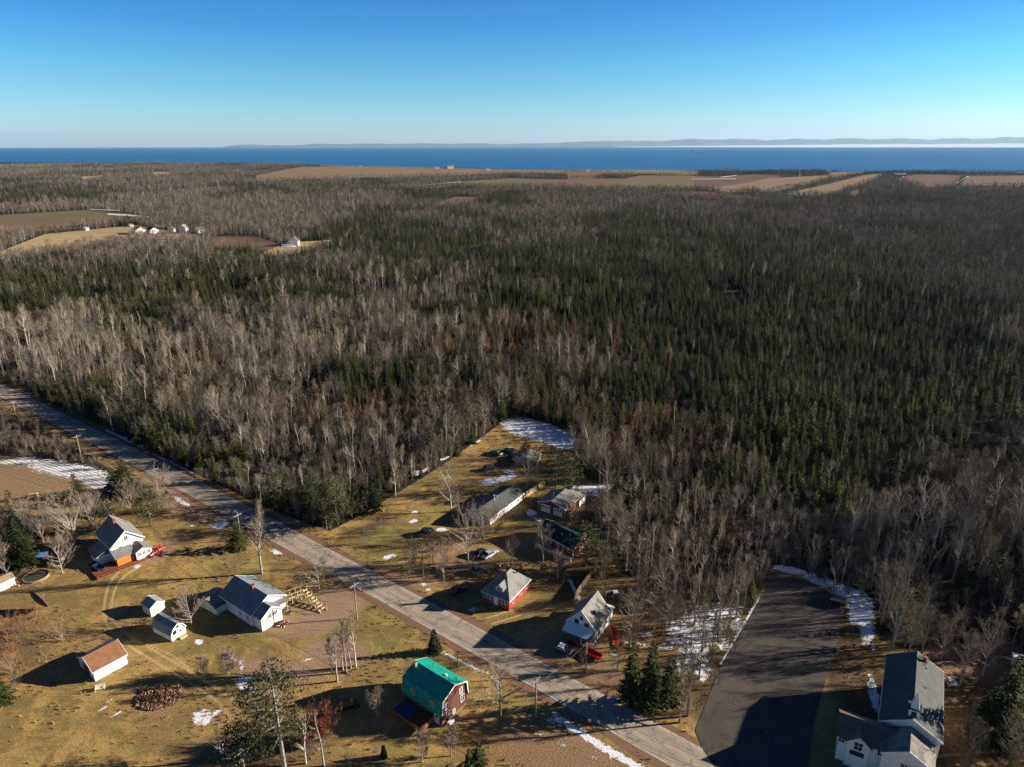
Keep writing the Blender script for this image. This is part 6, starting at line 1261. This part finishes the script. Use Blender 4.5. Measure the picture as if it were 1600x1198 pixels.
yard('red', 503, 1156, 1122, 56, 'bright red dogwood bush at the bottom beside the tall pines', stems=9, start=.03, limbs=80, up=45, tww=.07)
yard('red', 480, 1168, 1130, 34, 'darker red dogwood bush in the shade of the tall pines', stems=6, start=.03, limbs=60, up=45, tww=.06)
yard('bare', 938, 814, 768, 40, 'grey bare tree right of the garage at the wood edge', limbs=28)
yard('bare', 915, 800, 770, 26, 'small bare tree just right of the garage', limbs=20)
yard('bare', 250, 776, 745, 44, 'reddish roadside bush-like tree around the pole by the green sign', stems=5, start=.08, limbs=36)
yard('bare', 205, 800, 755, 44, 'yellowish bare tree between the two garden pines', stems=3, limbs=32)
yard('rust', 278, 795, 778, 30, 'small rusty bush behind the green road sign', stems=5, start=.05, limbs=24)
yard('pale', 478, 1192, 1120, 34, 'dead pale tree left of the red dogwood, at the bottom edge', up=40, tw=3, limbs=14)
yard('pale', 506, 1196, 1112, 30, 'dead pale snag in front of the red dogwood', up=35, tw=2, limbs=12)
yard('pale', 350, 1190, 1125, 48, 'pale leaning bare shrub at the bottom edge left of the tall pines', up=40, stems=3, limbs=18, tw=4)
yard('bare', 358, 1052, 1024, 34, 'dark twiggy bush between the two snow patches above the firewood heap', stems=5, start=.05, limbs=40)
for (px, by, ty, w_, k_, l_) in [(640, 890, 850, 30, 'bare', 'thin bare tree between the road and the lawn, left of the open pine'), (676, 880, 848, 26, 'bare', 'small bare tree just behind the open roadside pine'), (756, 842, 800, 34, 'bare', 'bare tree left of the rust-coloured bush'),
    (800, 880, 846, 26, 'bare', 'small bare tree on the gravel between the cars and the green-roofed house'), (872, 905, 868, 30, 'bare', 'bare tree at the right corner of the red cottage lawn'), (892, 830, 780, 34, 'bare', 'grey bare tree behind the arched dark shelter'), (958, 830, 780, 40, 'bare', 'bare tree over the scattered snow right of the arched shelter'),
    (905, 735, 688, 40, 'bare', 'bare tree left of the wide-crowned one by the snow'), (968, 865, 800, 38, 'pale', 'pale leaning tree at the inner corner of the woods'), (940, 905, 862, 34, 'bare', 'bare tree beside the dark pine above the weathered fence'), (1000, 935, 885, 40, 'bare', 'bare tree at the wood edge above the small dark shed'),
    (1035, 935, 880, 36, 'pale', 'pale bare tree at the wood edge right of the dark shed'), (1022, 990, 945, 40, 'bare', 'brushy bare tree between the red steps and the snow'), (965, 1045, 1010, 30, 'bare', 'low bare tree left of the three spruces'), (1500, 1070, 985, 50, 'bare', 'tall bare tree behind the pale picnic table'),
    (1535, 1055, 960, 56, 'bare', 'broad bare tree between the church and the right edge'), (1470, 1030, 950, 40, 'pale', 'pale bare tree at the far corner of the church'), (1395, 1010, 915, 44, 'pale', 'white-stemmed clump at the end of the parking lot snow'), (1420, 1020, 930, 44, 'bare', 'grey tree behind the far gable of the church'),
    (1575, 1198, 1120, 60, 'bare', 'grey tangled tree at the lower right corner'), (1510, 1195, 1130, 46, 'bare', 'grey shrub-like tree beside the tall green spruce foot'), (590, 1120, 1085, 30, 'bare', 'small bare tree in the shadow of the teal-roofed house'), (660, 1190, 1150, 34, 'bare', 'small bare tree at the bottom edge below the teal-roofed house'),
    (705, 1180, 1140, 30, 'bare', 'slender bare tree at the bottom edge right of the teal-roofed house'), (320, 1060, 1030, 26, 'bare', 'low twiggy bush beside the firewood heap'), (180, 830, 790, 30, 'bare', 'bare tree between the farmhouse and the spruces behind it'), (140, 815, 772, 40, 'bare', 'yellowish bare tree behind the broad tan one'), (40, 835, 790, 40, 'bare', 'bare tree behind the spruces at the left edge'), (60, 985, 955, 26, 'rust', 'little russet bush right of the satellite dish')]:
    yard(k_, px, by, ty, w_, l_, stems=2 if w_ > 36 else 1)
# evergreens
yard('arbor', 679, 1018, 982, 25, 'neat egg-shaped evergreen on the verge behind the teal-roofed house')
yard('pine', 528, 818, 752, 78, 'large round green pine at the tip of the wooded strip by the road', low=.12, nb=60, tuft=34)
yard('pine', 492, 800, 748, 56, 'mid-sized green pine left of the large round one', low=.12, nb=46, tuft=30)
yard('pine', 440, 792, 738, 46, 'green pine at the roadside, leftmost of the wooded strip', low=.1, nb=46, tuft=30)
yard('spruce', 586, 800, 752, 30, 'dark spruce at the lawn edge right of the round pine')
yard('spruce', 985, 1096, 1003, 44, 'left one of three dark spruces by the road junction')
yard('spruce', 1013, 1112, 1000, 52, 'tallest middle one of three dark spruces by the road junction')
yard('spruce', 1042, 1104, 1020, 40, 'right one of three dark spruces by the road junction')
yard('spruce', 124, 786, 738, 36, 'pointed dark spruce standing against the snowy field')
yard('spruce', 22, 808, 763, 26, 'small pointed spruce left of the wooden crate in the field')
yard('spruce', 198, 770, 712, 48, 'broad dark spruce by the road above the farmhouse')
yard('spruce', 162, 802, 764, 36, 'dark spruce behind the farmhouse, left of the garden pine')
yard('pine', 236, 822, 770, 58, 'round garden pine right of the farmhouse roof', low=.15, nb=50, tuft=30)
yard('spruce', 178, 765, 728, 30, 'dark spruce at the tip of the blue snow patch')
yard('spruce', 8, 890, 800, 44, 'tall dark spruce at the left edge above the hut')
yard('spruce', 40, 885, 808, 50, 'bushy dark spruce beside the one at the left edge')
yard('spruce', 30, 850, 792, 36, 'dark spruce behind the pair at the left edge')
yard('spruce', 374, 857, 812, 38, 'dark ragged spruce around the pole near the road bend')
yard('pine', 868, 762, 700, 46, 'tall green pine right of the grey shed', low=.1, nb=46, tuft=30)
yard('pine', 893, 772, 712, 40, 'green pine between the grey shed and the wide bare tree', low=.1, nb=46, tuft=30)
yard('spruce', 822, 706, 686, 26, 'small dark spruce behind the grey shed by the blue snow')
yard('pine', 915, 884, 822, 62, 'light green pine overhanging the green-roofed house', low=.12, nb=56, tuft=34)
yard('pine', 945, 895, 848, 44, 'dark pine at the head of the weathered fence', low=.1, nb=40, tuft=30)
for (px, by, hh_, nm_) in ((1655, 1015, 1.0, 'first'), (1672, 1055, 1.1, 'second'), (1690, 1100, 1.0, 'third'), (1712, 1150, 1.1, 'fourth'), (1640, 985, .9, 'farthest')):
    x_, y_ = G(px, by); plant('spruce_tree', KIND['spruce'][1], x_, y_, 1.45*hh_, 1.0, 'tall spruce beyond the right edge beside the church yard, '+nm_, 'spruce tree')
yard('spruce', 1556, 1168, 1022, 72, 'tall green spruce right of the church')
yard('spruce', 1590, 1150, 1050, 50, 'dark spruce at the right edge behind the tall green one')
yard('spruce', 1528, 1160, 1070, 44, 'shaded spruce between the church and the tall green one')
yard('spruce', 1402, 1202, 1158, 22, 'small dark cypress-like evergreen in front of the church')
yard('spruce', 1440, 1206, 1166, 20, 'dark evergreen shrub at the right front corner of the church')
yard('spruce', 5, 1100, 1050, 40, 'dark spruce cut by the left edge below the orange bush')
yard('spruce', 748, 1200, 1158, 34, 'small dark spruce at the bottom edge, right of the centre')
yard('spruce', 734, 1206, 1168, 22, 'tiny spruce beside the small one at the bottom edge')
yard('arbor', 600, 1182, 1164, 9, 'thin young evergreen on the grass at the bottom')
yard('spruce', 965, 770, 735, 40, 'dark spruce beside the snow right of the garage')
yard('spruce', 1000, 775, 722, 40, 'dark spruce at the corner of the woods right of the garage')
yard('spruce', 985, 800, 748, 36, 'dark spruce in front of the pair right of the garage')
def tall_pine(px, by, ty, wpx, label, seed):
    x, y = G(px, by); h_ = HG(px, by, ty); zz = math.cos(PITCH)*y+math.sin(PITCH)*(H-h_*.6); tc_ = pine(h_, wpx/2*zz/FPX, seed, low=.35, nb=60, tuft=30); tr_, cr_ = tc_; return plant('pine_tree', (mesh_of('trunk', [tr_], [V_BARK]), mesh_of('crown', [cr_], [V_SPRUCE])), x, y, 1, .5, label, 'pine tree')
tall_pine(448, 1222, 1034, 96, 'tallest open pine with a long bare trunk, rising from the bottom edge', 301)
tall_pine(411, 1180, 1066, 60, 'thinner ragged pine left of the tallest one at the bottom edge', 302)
tall_pine(385, 1215, 1138, 70, 'short bushy pine at the bottom edge left of the tall pair', 303)
# trees of the shrub belt left of the road
bi = 0
for p, (n_, kinds) in zip(BELTS, ((120, ('hardwood', 'aspen', 'hardwood', 'spruce')), (60, ('spruce', 'hardwood', 'spruce')))):
    for t_ in range(n_):
        a_, b_ = rng.uniform(-300, 262), rng.uniform(min(q_[1] for q_ in p), max(q_[1] for q_ in p))
        if not inpoly(np.array([a_]), np.array([b_]), p)[0]: continue
        k_ = kinds[rng.integers(len(kinds))]; x, y = G(a_, b_)
        if abs(y-float(rc(x)))/1.25 < 7.5: continue
        s_ = rng.uniform(.32, .6)*(.9 if k_ == 'spruce' else 1); ms = KIND[k_][rng.integers(len(KIND[k_]))]
        plant({'hardwood': 'bare_tree', 'aspen': 'birch_tree', 'spruce': 'spruce_tree'}[k_], ms, x, y, s_, rng.uniform(0, 6.28), {'hardwood': 'small leafless tree in the roadside belt left of the road', 'aspen': 'small white-trunked birch in the roadside belt left of the road', 'spruce': 'small dark spruce in the tree belt at the left edge'}[k_], {'hardwood': 'bare tree', 'aspen': 'birch tree', 'spruce': 'spruce tree'}[k_], {'hardwood': 'small leafless trees left of the road', 'aspen': 'small birches left of the road', 'spruce': 'small spruces left of the road'}[k_])
# hedges and shelter belts among the far fields
def hedge(pts, n, s0, s1, label, w_=4):
    XX_, YY_ = [], []
    P_ = [G(*p) for p in pts]; L_ = [math.dist(P_[i], P_[i+1]) for i in range(len(P_)-1)]; tot = sum(L_)
    for i in range(n):
        d = rng.uniform(0, tot); k_ = 0
        while k_ < len(L_)-1 and d > L_[k_]: d -= L_[k_]; k_ += 1
        f = d/L_[k_]; XX_.append(P_[k_][0]+(P_[k_+1][0]-P_[k_][0])*f+rng.normal(0, w_)); YY_.append(P_[k_][1]+(P_[k_+1][1]-P_[k_][1])*f+rng.normal(0, w_))
    n = len(XX_); ks = [KIND['spruce_far'][0][2], KIND['spruce_far'][1][2], KIND['hardwood_far'][0][2]]
    scatter('tree_belt', ks, np.array(XX_), np.array(YY_), rng.integers(0, 3, n), rng.uniform(s0, s1, n), rng.uniform(0, 6.28, n), label, 'trees')
hedge([(1165, 300), (1200, 299), (1240, 290), (1310, 281), (1360, 272)], 300, .4, .9, 'dark hedge running diagonally between two tan fields')
hedge([(1185, 270.5), (1230, 269.8), (1290, 269.5), (1300, 270)], 500, .8, 1.4, 'dark grove on the shore behind the far church', 16)
hedge([(1384, 272.5), (1440, 271.5), (1500, 272.5)], 500, .9, 1.4, 'dark grove on the shore around the dark blue barn', 14)
hedge([(870, 268.6), (950, 269.3)], 120, .6, 1.1, 'low dark trees around the shore cottages', 12); hedge([(1070, 269.3), (1180, 271.6)], 150, .5, 1.1, 'scattered dark trees along the shore in the middle', 14)
hedge([(440, 259.5), (560, 260.5), (640, 261.8), (760, 264.8)], 420, .4, .8, 'thin dark line of trees along the left shore', 8); hedge([(1500, 272.3), (1640, 273)], 150, .5, .9, 'low dark trees beside the long blue barn', 10)
hedge([(800, 277.5), (885, 278), (990, 275), (1050, 273.2)], 420, .5, .9, 'band of trees between the shore fields and the green field', 20)
hedge([(1090, 297), (1100, 297.5)], 30, .7, 1.1, 'small dark clump of spruces at the field corner', 10); hedge([(1155, 297.5), (1185, 299)], 40, .8, 1.2, 'pair of dark spruce clumps by the tan field', 8)
hedge([(110, 357), (160, 352), (200, 349), (240, 350)], 120, .5, 1.0, 'hedge of dark spruces between the two left fields', 6); hedge([(90, 362), (0, 372)], 70, .6, 1.1, 'dark clump of spruces in the left field', 12)
hedge([(195, 351), (262, 352), (330, 360)], 150, .9, 1.3, 'dark tree line directly behind the far farm buildings', 8)
# ------------------------------------------------------------------ air
HAZE = 1.3e-5
if HAZE:
    hz = MB(); hz.box(-75000, 75000, -2500, 56000, -7, 900); o = hz.build('haze', bpy.data.materials.new('haze_air')); tag(o, kind='stuff')
    m = o.data.materials[0]; m.use_nodes = True; t = m.node_tree; t.nodes.clear(); out = N(t, 'ShaderNodeOutputMaterial'); pv = N(t, 'ShaderNodeVolumePrincipled')
    pv.inputs['Color'].default_value = (.45, .72, 1.0, 1); pv.inputs['Density'].default_value = HAZE; pv.inputs['Anisotropy'].default_value = .2; t.links.new(pv.outputs[0], out.inputs['Volume'])
